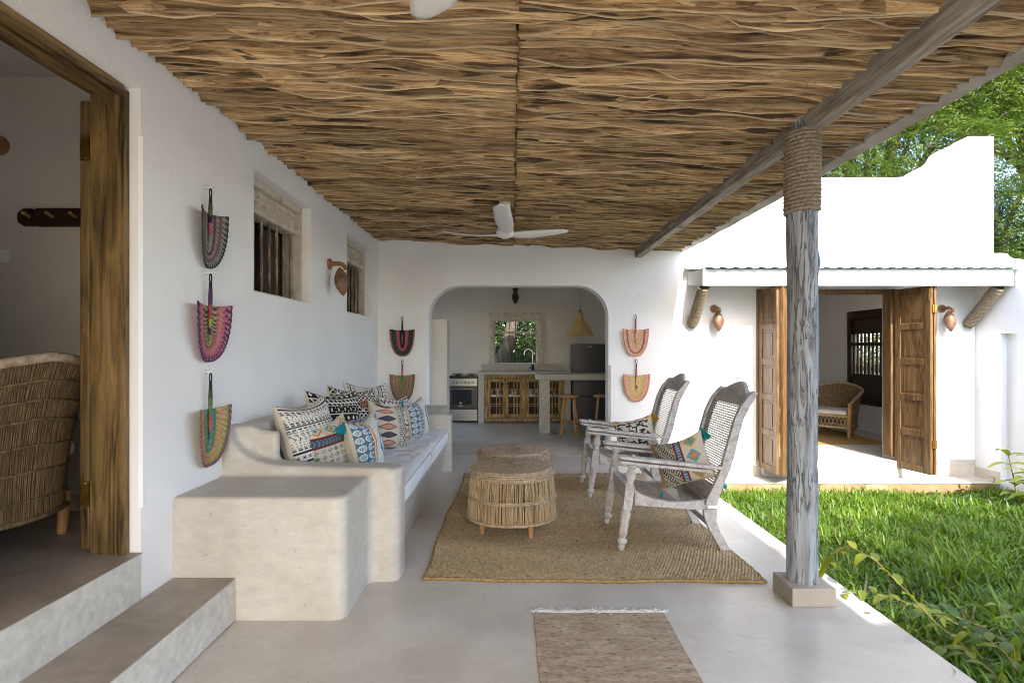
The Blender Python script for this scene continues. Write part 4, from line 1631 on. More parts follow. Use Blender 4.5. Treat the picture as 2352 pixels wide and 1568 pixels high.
# ------------------------------------------------------------------ rugs
def jute_rug():
    t = thing("jute_rug", (0.5, 4.9, 0), "large brown braided jute rug under the chairs and stools", "rug")
    x0, x1, y0, y1 = -0.53, 1.53, 3.455, 6.34
    kx, ky = 0.0215, 0.024
    nx_, ny_ = 440, 480
    us = np.linspace(0, 1, nx_)
    vs = np.linspace(0, 1, ny_)
    U, V = np.meshgrid(us, vs, indexing='ij')
    X_ = x0 + (x1 - x0) * U
    Y_ = y0 + (y1 - y0) * V
    wob = 0.012 * np.sin(V * 9.0 + 1) + 0.006 * np.sin(V * 23)
    wobx = 0.010 * np.sin(U * 7.0 + 2) + 0.006 * np.sin(U * 19)
    Xw = X_ + wob * np.where(U < 0.5, 1, 0.7) - 0.035 * (1 - V) * (1 - U) + 0.03 * (1 - V) * U
    Yw = Y_ + wobx - 0.045 * U * (1 - V)
    row = np.floor(Y_ / ky)
    a = np.sin(np.pi * (X_ / kx + 0.5 * (row % 2))) ** 2
    b = np.sin(np.pi * Y_ / ky) ** 2
    rs = np.random.RandomState(4)
    nr = rs.rand(200, 200)
    ci = np.clip((X_ - x0) / kx, 0, 199).astype(int) % 200
    cj = np.clip((Y_ - y0) / ky, 0, 199).astype(int) % 200
    kn = nr[ci, cj]
    h = 0.004 + (a * b) ** 0.6 * 0.0125 * (0.7 + 0.6 * kn)
    Z_ = h + 0.004 * np.sin(X_ * 3.1 + Y_ * 2.2) + 0.005
    edge = (U < 0.002) | (U > 0.998) | (V < 0.002) | (V > 0.998)
    Z_ = np.where(edge, 0.001, Z_)
    pts = np.stack([Xw - 0.5, Yw - 4.9, Z_], -1).reshape(-1, 3)
    me = bpy.data.meshes.new("pile")
    idx = np.arange(nx_ * ny_).reshape(nx_, ny_)
    q = np.stack([idx[:-1, :-1], idx[1:, :-1], idx[1:, 1:], idx[:-1, 1:]], -1).reshape(-1, 4)
    me.vertices.add(len(pts))
    me.vertices.foreach_set("co", pts.astype(np.float32).ravel())
    me.loops.add(q.size)
    me.loops.foreach_set("vertex_index", q.ravel().astype(np.int32))
    me.polygons.add(len(q))
    me.polygons.foreach_set("loop_start", np.arange(0, q.size, 4, dtype=np.int32))
    me.polygons.foreach_set("loop_total", np.full(len(q), 4, dtype=np.int32))
    me.update(calc_edges=True)
    low = np.array(L('93794f'))
    mid = np.array(L('a8906a'))
    hi = np.array(L('c2ac86'))
    tq = (0.25 + 0.6 * kn)[..., None]
    col = mid * (1 - tq) + hi * tq
    dark = (kn < 0.015)[..., None]
    col = np.where(dark, low, col)
    band = (0.90 + 0.12 * np.sin(Y_ * 11 + np.sin(X_ * 3)) * np.sin(Y_ * 4.3))[..., None]
    col = col * band
    c4 = np.concatenate([col, np.ones(col.shape[:2] + (1,))], -1).reshape(-1, 4)
    at = me.color_attributes.new("Col", 'FLOAT_COLOR', 'POINT')
    at.data.foreach_set("color", c4.astype(np.float32).ravel())
    link("pile", me, M['jute'], t, True)
    e = MB()
    pb = np.stack([Xw, Yw], -1)
    rim = [pb[i, 0] for i in range(0, nx_, 6)] + [pb[-1, j] for j in range(0, ny_, 6)] + [pb[i, -1] for i in range(nx_ - 1, -1, -6)] + [pb[0, j] for j in range(ny_ - 1, -1, -6)]
    rim = [(p[0], p[1], 0.010 + 0.002 * math.sin(k * 1.9)) for k, p in enumerate(rim)]
    rim.append(rim[0])
    e.tube(rim, [0.010 + 0.0025 * math.sin(k * 2.3) for k in range(len(rim))], 6, cap=False, col=L('9a8054'))
    e.build("binding", M['jute'], t, smooth=True)


jute_rug()


def runner():
    t = thing("runner_rug", (0.48, 2.4, 0), "small mauve-brown flatwoven runner with white knotted fringe in the foreground", "rug")
    x0, x1, y0, y1 = 0.118, 0.832, 1.75, 3.03
    nx_, ny_ = 200, 330
    mb = MB()
    pts, cl = [], []
    ca, cb, cc = np.array(L('a8937b')), np.array(L('c0ad95')), np.array(L('8a745e'))
    for i in range(nx_):
        for j in range(ny_):
            u, v = i / (nx_ - 1), j / (ny_ - 1)
            X_ = x0 + (x1 - x0) * u + 0.006 * fbm(v * 5, 1 if u < .5 else 7)
            Y_ = y0 + (y1 - y0) * v + 0.006 * fbm(u * 5, 3)
            e = min(u, 1 - u, v, 1 - v)
            z = 0.006 + 0.0016 * math.sin(Y_ * 2 * math.pi / 0.0095) * math.sin(X_ * 2 * math.pi / 0.018) + 0.002 * fbm(X_ * 4, Y_ * 4)
            if e < 0.002:
                z = 0.001
            pts.append((X_, Y_, z))
            k = fbm(X_ * 26, Y_ * 95, 2)
            k2 = fbm(X_ * 6, Y_ * 30, 5)
            c_ = ca + (cb - ca) * min(1, max(0, 0.5 + k2 + 0.25 * math.sin(Y_ * 2 * math.pi / 0.0095)))
            if k > 0.30:
                c_ = c_ + (cc - c_) * min(1, (k - 0.30) * 3.5)
            cl.append(tuple(c_))
    mb.grid(pts, nx_, ny_, cl, flip=True)
    mb.build("pile", M['runner'], t, smooth=True)
    fr_ = MB()
    for k in range(46):
        X_ = x0 - 0.005 + (x1 - x0 + 0.01) * (k + 0.5) / 46
        for q in range(3):
            p = [Vector((X_ + rnd.uniform(-.004, .004), y1 - 0.004, 0.008))]
            an = R(90) + rnd.uniform(-0.9, 0.9)
            for s_ in range(4):
                an += rnd.uniform(-0.8, 0.8)
                p.append(p[-1] + Vector((math.cos(an), math.sin(an) * 0.9, 0)) * 0.017)
                p[-1].z = 0.005 + rnd.uniform(0, 0.008)
            fr_.tube(p, [0.0026, 0.003, 0.0026, 0.002, 0.0015], 4)
    fr_.build("fringe", M['fringe'], t, smooth=True)


runner()


# ------------------------------------------------------------------ reed stools (poufs)
def reed_stool(cx, cy, label, ang):
    t = thing("reed_stool", (cx, cy, 0), label, "stool", "round reed stools on the jute rug")
    RT, RB, ZB, ZT = 0.322, 0.350, 0.135, 0.50
    # woven top
    mb = MB()
    na, nr_ = 240, 46
    pts = []
    for i in range(nr_):
        r = i / (nr_ - 1)
        for k in range(na + 1):
            a_ = 2 * math.pi * k / na
            rr = RT * r
            z = ZT + 0.026 - 0.012 * r ** 2
            w1 = 0.5 + 0.5 * math.sin(a_ * 60 + math.pi * (i // 2 % 2))
            z += 0.0035 * w1 * (1 if r > 0.1 else 0.3) + 0.002 * math.sin(i * 3.14)
            if r > 0.93:
                z -= 0.022 * ((r - 0.93) / 0.07) ** 2
                rr += 0.004 * w1
            pts.append((cx + rr * math.cos(a_ + 0.25 * r), cy + rr * math.sin(a_ + 0.25 * r), z))
    mb.grid(pts, nr_, na + 1)
    # plaited rim
    for q, (rr, z) in enumerate(((RT + 0.004, ZT - 0.002), (RT + 0.007, ZT - 0.018), (RT + 0.007, ZT - 0.034), (RT + 0.005, ZT - 0.048))):
        ring = []
        for k in range(161):
            a_ = 2 * math.pi * k / 160
            w_ = 0.004 * math.sin(a_ * 40 + math.pi * q)
            ring.append((cx + (rr + w_) * math.cos(a_), cy + (rr + w_) * math.sin(a_), z))
        mb.tube(ring, 0.0085, 6, cap=False)
    mb.build("woven_top", M['reed_w'], t, smooth=True)
    # upright reeds
    mb = MB()
    nre = 340
    for k in range(nre):
        a0 = 2 * math.pi * (k + rnd.uniform(-.35, .35)) / nre
        a1 = a0 + rnd.uniform(-0.035, 0.035)
        rb = rnd.uniform(-0.004, 0.004)
        p = []
        for s_ in range(5):
            u = s_ / 4
            a_ = a0 + (a1 - a0) * u
            rr = RB + (RT - RB) * u + rb + 0.006 * math.sin(math.pi * u)
            p.append((cx + rr * math.cos(a_), cy + rr * math.sin(a_), ZB + (ZT - 0.03 - ZB) * u))
        mb.tube(p, rnd.uniform(0.0019, 0.0032), 4, cap=False)
    mb.build("upright_reeds", M['reed'], t, smooth=True, kind="stuff")
    for (z, rr, r_) in ((ZB + 0.002, RB, 0.012), (ZB + 0.155, RB - 0.008, 0.0075), (ZB + 0.168, RB - 0.009, 0.006)):
        hb_ = MB()
        ring = []
        for k in range(121):
            a_ = 2 * math.pi * k / 120
            ring.append((cx + (rr + 0.006 + 0.002 * math.sin(a_ * 45)) * math.cos(a_), cy + (rr + 0.006 + 0.002 * math.sin(a_ * 45)) * math.sin(a_), z + 0.002 * math.sin(a_ * 3)))
        hb_.tube(ring, r_, 6, cap=False)
        hb_.build("hoop", M['reed_w'], t, smooth=True)
    ib = MB()
    ib.lathe([(RB - 0.02, ZB + 0.004), (RB - 0.02, ZB + 0.012)], 40, (cx, cy, 0))
    ib.build("base_disc", M['reed_dark'], t)
    for k in range(4):
        a_ = ang + k * math.pi / 2
        lg = MB()
        lg.lathe([(0.017, 0.002), (0.02, 0.02), (0.028, 0.12), (0.029, 0.2)], 12, (cx + 0.27 * math.cos(a_), cy + 0.27 * math.sin(a_), 0.012))
        lg.build("leg", M['legwood'], t, smooth='auto')
    return t


reed_stool(0.0, 4.42, "nearer round reed stool with woven top on the jute rug", R(-58))
reed_stool(0.016, 5.16, "farther round reed stool half hidden behind the nearer one", R(-40))


# ------------------------------------------------------------------ planter's chairs
def planter_chair(px, py, label):
    t = thing("planter_chair", (px, py, 0), label, "armchair", "whitewashed cane planter's chairs on the rug")
    W = 0.64
    ox = px - 0.76

    def PR(mb, poly, y0, y1):
        mb.prism([(a + ox, b_) for a, b_ in poly], py + y0, py + y1, 'y')

    fe = [(1.372, .335), (1.40, .405), (1.447, .498), (1.487, .588), (1.509, .677), (1.545, .803), (1.585, .946), (1.635, 1.05), (1.697, 1.125)]
    be = [(1.728, 1.146), (1.752, 1.132), (1.705, 1.05), (1.650, .946), (1.612, .803), (1.583, .677), (1.552, .588), (1.515, .498), (1.485, .42), (1.462, .335)]
    for (y0, y1) in ((0, 0.042), (W - 0.042, W)):
        m_ = MB()
        PR(m_, fe + be, y0, y1)
        m_.build("back_post", M['chairwood'], t, bevel=0.006)
        m_ = MB()
        PR(m_, [(1.36, .305), (1.462, .305), (1.455, .22), (1.483, .15), (1.522, .08), (1.555, .012), (1.487, .012), (1.45, .08), (1.40, .165), (1.372, .24)], y0 + .001, y1 - .001)
        m_.build("back_leg", M['chairwood'], t, bevel=0.006)
        m_ = MB()
        PR(m_, [(.872, .445), (.93, .408), (1.0, .383), (1.12, .360), (1.25, .360), (1.37, .372), (1.37, .30), (1.25, .305), (1.1, .318), (.872, .335)], y0 + .002, y1 - .002)
        m_.build("seat_rail", M['chairwood'], t, bevel=0.005)
    # front legs: turned, fluted, with a square block
    for yy in (0.021, W - 0.021):
        a = Vector((ox + 0.778, py + yy, 0.012))
        b_ = Vector((ox + 0.862, py + yy, 0.640))
        ax = (b_ - a)
        Ln = ax.length
        m_ = MB()
        m_.lathe([(.014, 0), (.020, .012), (.024, .03), (.018, .045), (.033, .055), (.036, .07), (.030, .085), (.020, .092), (.022, .10), (.028, .115), (.031, .19), (.036, .25), (.037, .265), (.026, .275), (.033, .285), (.033, .30), (.026, .305)],
                 20, a, ax, flute=(.11, .26, .17))
        m_.lathe([(.030, .462), (.034, .475), (.024, .485), (.024, .495), (.036, .52), (.039, .54), (.030, .565), (.022, .585), (.026, .59), (.034, .60), (.030, .615), (.020, .622), (.028, .634), (.028, Ln)],
                 20, a, ax, flute=(.50, .57, .14))
        m_.bar(a + ax.normalized() * .303, a + ax.normalized() * .465, .062, .066, up=(0, 1, 0))
        m_.build("front_leg", M['chairwood'], t, smooth='auto', bevel=0.0)
    # apron with scalloped carving
    m_ = MB()
    ap = [(0.05, .445)] + [(0.05 + 0.54 * k / 20, .362 - 0.035 * abs(math.sin(2.0 * math.pi * k / 20)) - (0.02 if 8 <= k <= 12 else 0)) for k in range(21)] + [(0.59, .445)]
    m_.prism([(py + a_, b_) for a_, b_ in ap], ox + .826, ox + .868, 'x')
    m_.build("apron", M['chairwood'], t, bevel=0.005)
    # rails behind
    m_ = MB()
    m_.box(ox + 1.37, ox + 1.41, py + .043, py + W - .043, .302, .372)
    m_.build("seat_rail", M['chairwood'], t, bevel=0.004)
    m_ = MB()
    m_.box(ox + 1.44, ox + 1.465, py + .04, py + W - .04, .14, .185)
    m_.build("stretcher", M['chairwood'], t, bevel=0.004)

    def bandboard(z0, z1, off, th, name):
        # board between the posts following their curve
        def xat(z):
            for (xa, za), (xb, zb) in zip(fe, fe[1:]):
                if za <= z <= zb:
                    return xa + (xb - xa) * (z - za) / (zb - za)
            return fe[-1][0]
        zs = [z0 + (z1 - z0) * k / 4 for k in range(5)]
        poly = [(xat(z) + off, z) for z in zs] + [(xat(z) + off + th, z) for z in zs[::-1]]
        m__ = MB()
        PR(m__, poly, .043, W - .043)
        m__.build(name, M['chairwood'], t, bevel=0.003)
        return xat
    xat = bandboard(.372, .455, .016, .022, "lower_board")
    bandboard(1.035, 1.095, .014, .024, "upper_board")
    # carved crest
    m_ = MB()
    n_ = 90
    pts = []
    X0, Z0 = ox + xat(1.095) + .014, 1.0955
    for i in range(n_):
        u = i / (n_ - 1)
        yy = py + .043 + (W - .086) * u
        c_ = abs(u - .5) * 2
        hgt = 0.022 + 0.078 * (0.5 + 0.5 * math.cos(math.pi * min(1, c_ * 1.15))) ** 0.55 + 0.018 * (1 if c_ > 0.8 else 0) * math.sin((c_ - 0.8) / 0.2 * math.pi)
        hgt += 0.006 * abs(math.sin(u * 31))
        for (k, off) in ((0, 0), (0.25, -.006 - .004 * math.sin(u * 50)), (0.6, -.004 + .006 * math.sin(u * 63)), (0.9, -.003), (1.0, .004), (1.0, .022), (0, .026)):
            pts.append((X0 + off + 0.70 * hgt * k, yy, Z0 + hgt * k))
    m_.grid(pts, n_, 7)
    m_.build("crest", M['chairwood'], t, smooth='auto')

    # cane webbing
    def webbing(fn, nu, nv, lu, lv, name):
        m__ = MB()
        w_ = 0.0027

        def strip(pl, sidev):
            q = []
            for i, p in enumerate(pl):
                q += [p - sidev * w_, p + sidev * w_]
            m__.grid(q, len(pl), 2)
        for i in range(nu):
            u = (i + .5) / nu
            pl = [fn(u + 0.16 / nu * (1 if (k % 2) else -1), k / (nv * 1.0)) for k in range(nv + 1)]
            strip(pl, Vector((0, 1, 0)))
        for j in range(nv):
            v = (j + .5) / nv
            for dv in (-0.15, 0.15):
                pl = [fn(k / 6, v + dv / nv) for k in range(7)]
                d_ = (fn(0.5, min(1, v + .02)) - fn(0.5, max(0, v - .02))).normalized()
                strip(pl, d_)
        for j in range(-nu, nv, 2):
            for sgn in (1, -1):
                pl = []
                for k in range(0, nu + 1):
                    v = (j + k) / nv
                    if 0 <= v <= 1:
                        u = k / nu if sgn == 1 else 1 - k / nu
                        pl.append(fn(u, v))
                if len(pl) > 2:
                    q = []
                    for p in pl:
                        q += [p - Vector((0, 1, 0)) * w_ * 0.9, p + Vector((0, 1, 0)) * w_ * 0.9]
                    m__.grid(q, len(pl), 2)
        m__.build(name, M['cane'], t, kind="stuff")

    def fback(u, v):
        z = .455 + (1.035 - .455) * v
        return Vector((ox + xat(z) + .022, py + .043 + (W - .086) * u, z))

    sr = [(.872, .445), (.93, .408), (1.0, .383), (1.12, .360), (1.25, .360), (1.37, .372)]

    def fseat(u, v):
        X_ = .868 + (1.372 - .868) * v
        z = sr[0][1]
        for (xa, za), (xb, zb) in zip(sr, sr[1:]):
            if xa <= X_ <= xb:
                z = za + (zb - za) * (X_ - xa) / (xb - xa)
        return Vector((ox + X_, py + .043 + (W - .086) * u, z - 0.003 - 0.012 * math.sin(math.pi * u)))
    webbing(fback, 30, 34, 0, 0, "cane_back")
    webbing(fseat, 32, 30, 0, 0, "cane_seat")
    # arms: two stacked paddles (the lower one swings out)
    for (yc) in (0.016, W - 0.016):
        for (xa, xb, dz, th, hw, nm) in ((.748, 1.556, 0.0, .024, .042, "armrest"), (.758, 1.42, -.034, .022, .038, "leg_rest")):
            m_ = MB()
            out = []
            n_ = 10
            for k in range(n_ + 1):
                an = R(90 + 180 * k / n_)
                out.append((xa + hw + hw * math.cos(an), hw * math.sin(an)))
            tail = 0.018 if nm == "armrest" else 0.014
            out += [(xa + 0.25, -hw), (xb - 0.12, -tail), (xb, -tail), (xb, tail), (xb - 0.12, tail), (xa + 0.25, hw)]
            zt = lambda X_: 0.692 - (X_ - .748) * (0.692 - 0.603) / (1.556 - .748)
            n0 = len(out)
            vs = [(ox + a_, py + yc + b_, zt(a_) + dz) for a_, b_ in out] + [(ox + a_, py + yc + b_, zt(a_) + dz - th) for a_, b_ in out]
            fs = [tuple(range(n0)), tuple(range(2 * n0 - 1, n0 - 1, -1))] + [(i, i + n0, (i + 1) % n0 + n0, (i + 1) % n0) for i in range(n0)]
            m_.add(vs, fs)
            if nm == "armrest":
                m_.lathe([(.014, 0), (.016, .006), (.012, .013), (.004, .017)], 12, (ox + .865, py + yc, zt(.865) - 0.001))
            m_.build(nm, M['chairwood'], t, bevel=0.004)
    return t


planter_chair(0.76, 3.93, "whitewashed cane planter's chair nearest the camera")
planter_chair(0.73, 5.315, "whitewashed cane planter's chair farther back, nearer the kitchen arch")
cushion("cushion", "patterned cream and grey cushion with teal tassels on the nearer planter's chair", (1.275, 4.15, 0.615), 0.40, 0.36, 0.19, -112, 0.34, pat_chair, lean=0.30,
        tassels=((1, 1), (1, 0), (0, 0)), tcol={(1, 1): L('128f86'), (1, 0): L('128f86'), (0, 0): L('1590a0')}, back=L('c4b69c'))
cushion("cushion", "black and white cushion with yellow tassel on the farther planter's chair", (1.235, 5.56, 0.60), 0.40, 0.34, 0.16, -110, 0.26, pat_ikat, lean=0.5,
        tassels=((1, 1),), tcol=L('c79a22'), back=CREAM)


# ------------------------------------------------------------------ woven hand fans
def hand_fan(label, o, right, out, hook_z, top_z, bot_z, width, bands, hcols, spoke, bow=0.03, tilt=0.03):
    """o: foot point on the wall under the hook; right: unit vector along the wall; out: wall normal"""
    o, right, out = Vector(o), Vector(right), Vector(out)
    base = Vector((o.x, o.y, bot_z))
    t = thing("hand_fan", base, label, "hand fan", "woven hand fans hung on the veranda walls")
    a = width / 2
    h = top_z - bot_z
    mb = MB()
    ns, na = 44, 120
    pts, cl = [], []
    core = 0.60 * h
    for i in range(ns):
        s_ = i / (ns - 1)
        for k in range(na + 1):
            th = k / na
            # outline of the shield: straight sides, round bottom
            an = math.pi * th
            cx_, sn_ = -math.cos(an), math.sin(an)
            ox_ = a * math.copysign(abs(cx_) ** 0.80, cx_)
            oz_ = -h * (sn_ ** 0.92)
            iz = -core * (sn_ ** 0.7)
            x = ox_ * s_
            z = iz + (oz_ - iz) * s_
            z += 0.05 * h * (abs(x) / a) ** 2 * (1 - sn_) 
            w_ = math.sin(th * spoke * math.pi)
            rel = 0.0028 * w_ * math.sin(s_ * 40)
            dep = 0.020 + bow * (abs(x) / a) ** 1.4 + tilt * (1 - (z + h) / h) * 0.0 + rel
            pts.append(o + right * x + out * dep + Vector((0, 0, top_z - o.z + z)))
            f = s_ * len(bands)
            bi = min(len(bands) - 1, int(f))
            pair = bands[bi]
            c_ = pair[0] if (math.sin(th * spoke * math.pi + bi * 1.2) > 0 or s_ > 0.965) else pair[1]
            cl.append(c_)
    mb.grid(pts, ns, na + 1, cl)
    bl = mb.build("blade", M['raffia'], t, smooth=True)
    sdm = bl.modifiers.new("thick", 'SOLIDIFY')
    sdm.thickness = 0.004
    # rim
    e = MB()
    rim = [pts[(ns - 1) * (na + 1) + k] for k in range(na + 1)]
    e.tube([Vector(p) for p in rim], 0.0038, 6, col=bands[-1][0])
    e.build("rim", M['raffia'], t, smooth=True)
    # handle
    hd = MB()
    n_ = 26
    p, r_, c_ = [], [], []
    zt = hook_z - 0.045
    zb = top_z - 0.52 * h
    for k in range(n_):
        u = k / (n_ - 1)
        z = zb + (zt - zb) * u
        p.append(o + out * (0.030 + 0.004 * u) + Vector((0, 0, z - o.z)))
        r_.append(0.006 + 0.006 * min(1, u * 2) - 0.004 * max(0, u - .75) * 4 + 0.0008 * (k % 2))
        c_.append(hcols[min(len(hcols) - 1, int(u * len(hcols)))])
    hd.tube(p, r_, 8, col=c_)
    hd.build("handle", M['raffia'], t, smooth=True)
    lp = MB()
    ring = []
    for k in range(17):
        an = math.pi * 2 * k / 16
        ring.append(o + out * 0.034 + right * (0.012 * math.sin(an)) + Vector((0, 0, hook_z - o.z - 0.022 - 0.026 * math.cos(an))))
    lp.tube(ring, 0.0042, 6, cap=False, col=hcols[-1])
    lp.build("loop", M['raffia'], t, smooth=True)
    hk = MB()
    hk.box(-.001, .001, -.001, .001, -.001, .001)
    hk.v, hk.f = [], []
    q0 = o + Vector((0, 0, hook_z - o.z + 0.012))
    hk.tube([q0 + out * 0.001, q0 + out * 0.045, q0 + out * 0.05 + Vector((0, 0, 0.012))], 0.006, 6)
    hkb = q0 + Vector((0, 0, 0.0))
    hk.tube([hkb + out * 0.0005, hkb + out * 0.006], 0.014, 8)
    hk.build("hook", M['clear'], t, smooth='auto')
    return t


SAGE, PLUM, LIME, CORAL, PURP, TEALG = L('7f9078'), L('7a2f5c'), L('a7a83c'), L('c0606a'), L('4b2a5c'), L('2f8075')
LW_R, LW_O = (0, -1, 0), (1, 0, 0)
hand_fan("sage and plum striped hand fan, topmost beside the doorway", (XW, 3.262, 1.0), LW_R, LW_O, 2.387, 2.244, 1.925, 0.285,
         [(SAGE, L('5d6f5b')), (SAGE, L('92a18a')), (PLUM, L('5d2547')), (SAGE, L('66785f')), (PLUM, L('8f3a66')), (SAGE, L('54664f')), (L('3a3340'), SAGE)],
         [SAGE, L('b02c50'), L('c23a5c'), L('2a2038'), L('6a5a3c'), L('4b4a3a'), L('2f2a2a')], 60, 0.045)
hand_fan("coral and lime hand fan with purple heart, middle one beside the doorway", (XW, 3.262, 1.0), LW_R, LW_O, 1.885, 1.700, 1.372, 0.37,
         [(PURP, LIME), (PURP, LIME), (LIME, PURP), (CORAL, L('9c4654')), (CORAL, L('c27a6a')), (CORAL, L('a34a5a')), (L('b3536a'), PURP), (PURP, CORAL)],
         [PURP, LIME, L('b02c50'), L('a82f4c'), PURP, PURP, L('2a1c30')], 56, 0.045)
hand_fan("teal, lime and coral striped hand fan, lowest beside the doorway", (XW, 3.262, 1.0), LW_R, LW_O, 1.300, 1.090, 0.755, 0.335,
         [(TEALG, L('7c9a78')), (TEALG, L('b2a078')), (TEALG, L('4e8a70')), (L('b0603e'), LIME), (LIME, CORAL), (CORAL, LIME), (LIME, L('7f8a3a')), (L('8f3f48'), TEALG)],
         [TEALG, L('c0504a'), L('b64a48'), L('5d7a52'), L('6a6a44'), L('3f4a38'), L('2a2824')], 64, 0.05)
BW_R, BW_O = (1, 0, 0), (0, -1, 0)
RED, BLK = L('b4413e'), L('1d2028')
hand_fan("black hand fan with red band, upper one left of the arch", (-1.476, YF, 1.0), BW_R, BW_O, 1.868, 1.692, 1.345, 0.335,
         [(BLK, BLK), (BLK, L('3a2a3c')), (RED, RED), (RED, L('8f3436')), (BLK, L('2e5a5a')), (BLK, L('33655f')), (L('24383a'), BLK), (L('b06a3a'), BLK)],
         [L('a03a4a'), L('b03c4a'), L('3f6a6a'), BLK, BLK, BLK, BLK], 64, 0.02)
TAN = L('9c7a54')
hand_fan("brown hand fan with green heart, lower one left of the arch", (-1.476, YF, 1.0), BW_R, BW_O, 1.285, 1.088, 0.738, 0.335,
         [(L('5f8a3a'), L('6f9a44')), (L('6f9a44'), TAN), (TAN, L('8a6a48')), (TAN, L('c29a7a')), (L('86644a'), TAN), (TAN, L('b08a68')), (L('8a6848'), TAN), (L('7a4a36'), TAN)],
         [L('c0602a'), L('c0602a'), L('3f7a68'), L('3f7a68'), L('c0602a'), L('b0403a'), BLK], 60, 0.02)
SALM, STRAW = L('cf8468'), L('cdb47e')
hand_fan("salmon hand fan with maroon outer band, upper one right of the arch", (1.664, YF, 1.0), BW_R, BW_O, 1.891, 1.700, 1.345, 0.345,
         [(STRAW, SALM), (SALM, STRAW), (SALM, STRAW), (STRAW, SALM), (SALM, STRAW), (L('8f3a48'), L('a04a50')), (SALM, STRAW), (SALM, L('d8a07a'))],
         [L('c05a5a'), STRAW, STRAW, L('c05060'), L('c05060'), L('b84a5a'), L('6a2a34')], 52, 0.025)
hand_fan("yellow hand fan with coral edge, lower one right of the arch", (1.672, YF, 1.0), BW_R, BW_O, 1.290, 1.090, 0.738, 0.355,
         [(STRAW, L('b89a50')), (L('c9b052'), SALM), (STRAW, L('c9b052')), (SALM, STRAW), (L('c9b052'), L('a8923c')), (L('c9b052'), SALM), (SALM, STRAW), (L('c66a58'), SALM)],
         [BLK, L('c9b052'), L('c9a052'), L('b8484a'), L('b8484a'), L('a83f48'), L('4a2428')], 60, 0.025)


# ------------------------------------------------------------------ gourd wall lamps
def wall_lamp(label, o, out, right, s_=1.0, dark=False, group="gourd wall lamps"):
    """o: centre of the round wall plate"""
    o, out, right = Vector(o), Vector(out), Vector(right)
    t = thing("wall_lamp", o, label, "wall lamp", group)
    up = Vector((0, 0, 1))
    wood = M['darkwood'] if dark else M['lampwood']
    m_ = MB()
    m_.lathe([(0.052, 0.0), (0.055, 0.006), (0.052, 0.020), (0.03, 0.026)], 24, o + out * 0.001, out)
    m_.build("wall_plate", wood, t, smooth='auto')
    m_ = MB()
    arm = [o + out * 0.02, o + out * 0.07 + up * 0.004, o + out * 0.12, o + out * 0.155 - up * 0.02, o + out * 0.168 - up * 0.055]
    arm2 = []
    for k in range(len(arm) - 1):
        for q in range(4):
            arm2.append(arm[k].lerp(arm[k + 1], q / 4))
    arm2.append(arm[-1])
    m_.tube(arm2, [0.024 - 0.006 * k / len(arm2) for k in range(len(arm2))], 12)
    m_.build("arm", wood, t, smooth='auto')
    m_ = MB()
    na, nz2 = 36, 30
    c0 = o + out * 0.105 - up * 0.030
    ax = (-up * 1.0 + out * 0.14).normalized()
    u = right
    v = ax.cross(u).normalized()
    H = 0.29
    pts = []
    for i in range(nz2 + 1):
        f = i / nz2
        rad = 0.068 * max(0.0, math.sin(math.pi * min(1, f ** 0.98))) ** 0.78
        for k in range(na + 1):
            a_ = 2 * math.pi * (k % na) / na
            pts.append(c0 + ax * (H * f) + (u * math.cos(a_) + v * math.sin(a_)) * rad)
    m_.grid(pts, nz2 + 1, na + 1)
    sh = m_.build("gourd_shade", M['gourd_dark'] if dark else M['gourd'], t, smooth=True)
    # pierced dots (dark inlays standing a hair proud) down the front
    d_ = MB()
    for k in range(70):
        f = rnd.uniform(0.18, 0.85)
        a_ = rnd.uniform(0, 6.28)
        rad = 0.068 * max(0.0, math.sin(math.pi * min(1, f ** 0.98))) ** 0.78
        q = (u * math.cos(a_) + v * math.sin(a_))
        p = c0 + ax * (H * f) + q * (rad - 0.001)
        d_.tube([p, p + q * 0.0022], 0.0032, 6)
    d_.build("pierced_holes", M['darkwood'], sh, kind="stuff")
    return t


wall_lamp("gourd wall lamp between the two barred windows", (XW, 5.47, 2.285), (1, 0, 0), (0, -1, 0))
wall_lamp("gourd wall lamp left of the double door, under the canopy", (2.725, YF, 1.985), (0.12, -1, 0), (1, 0, 0))
wall_lamp("gourd wall lamp right of the double door, beside the open shutter", (5.80, YF, 1.985), (0.12, -1, 0), (1, 0, 0))
wall_lamp("dark gourd wall lamp above the kitchen window", (0.067, 11.349, 2.66), (0, -1, 0), (1, 0, 0), dark=True)


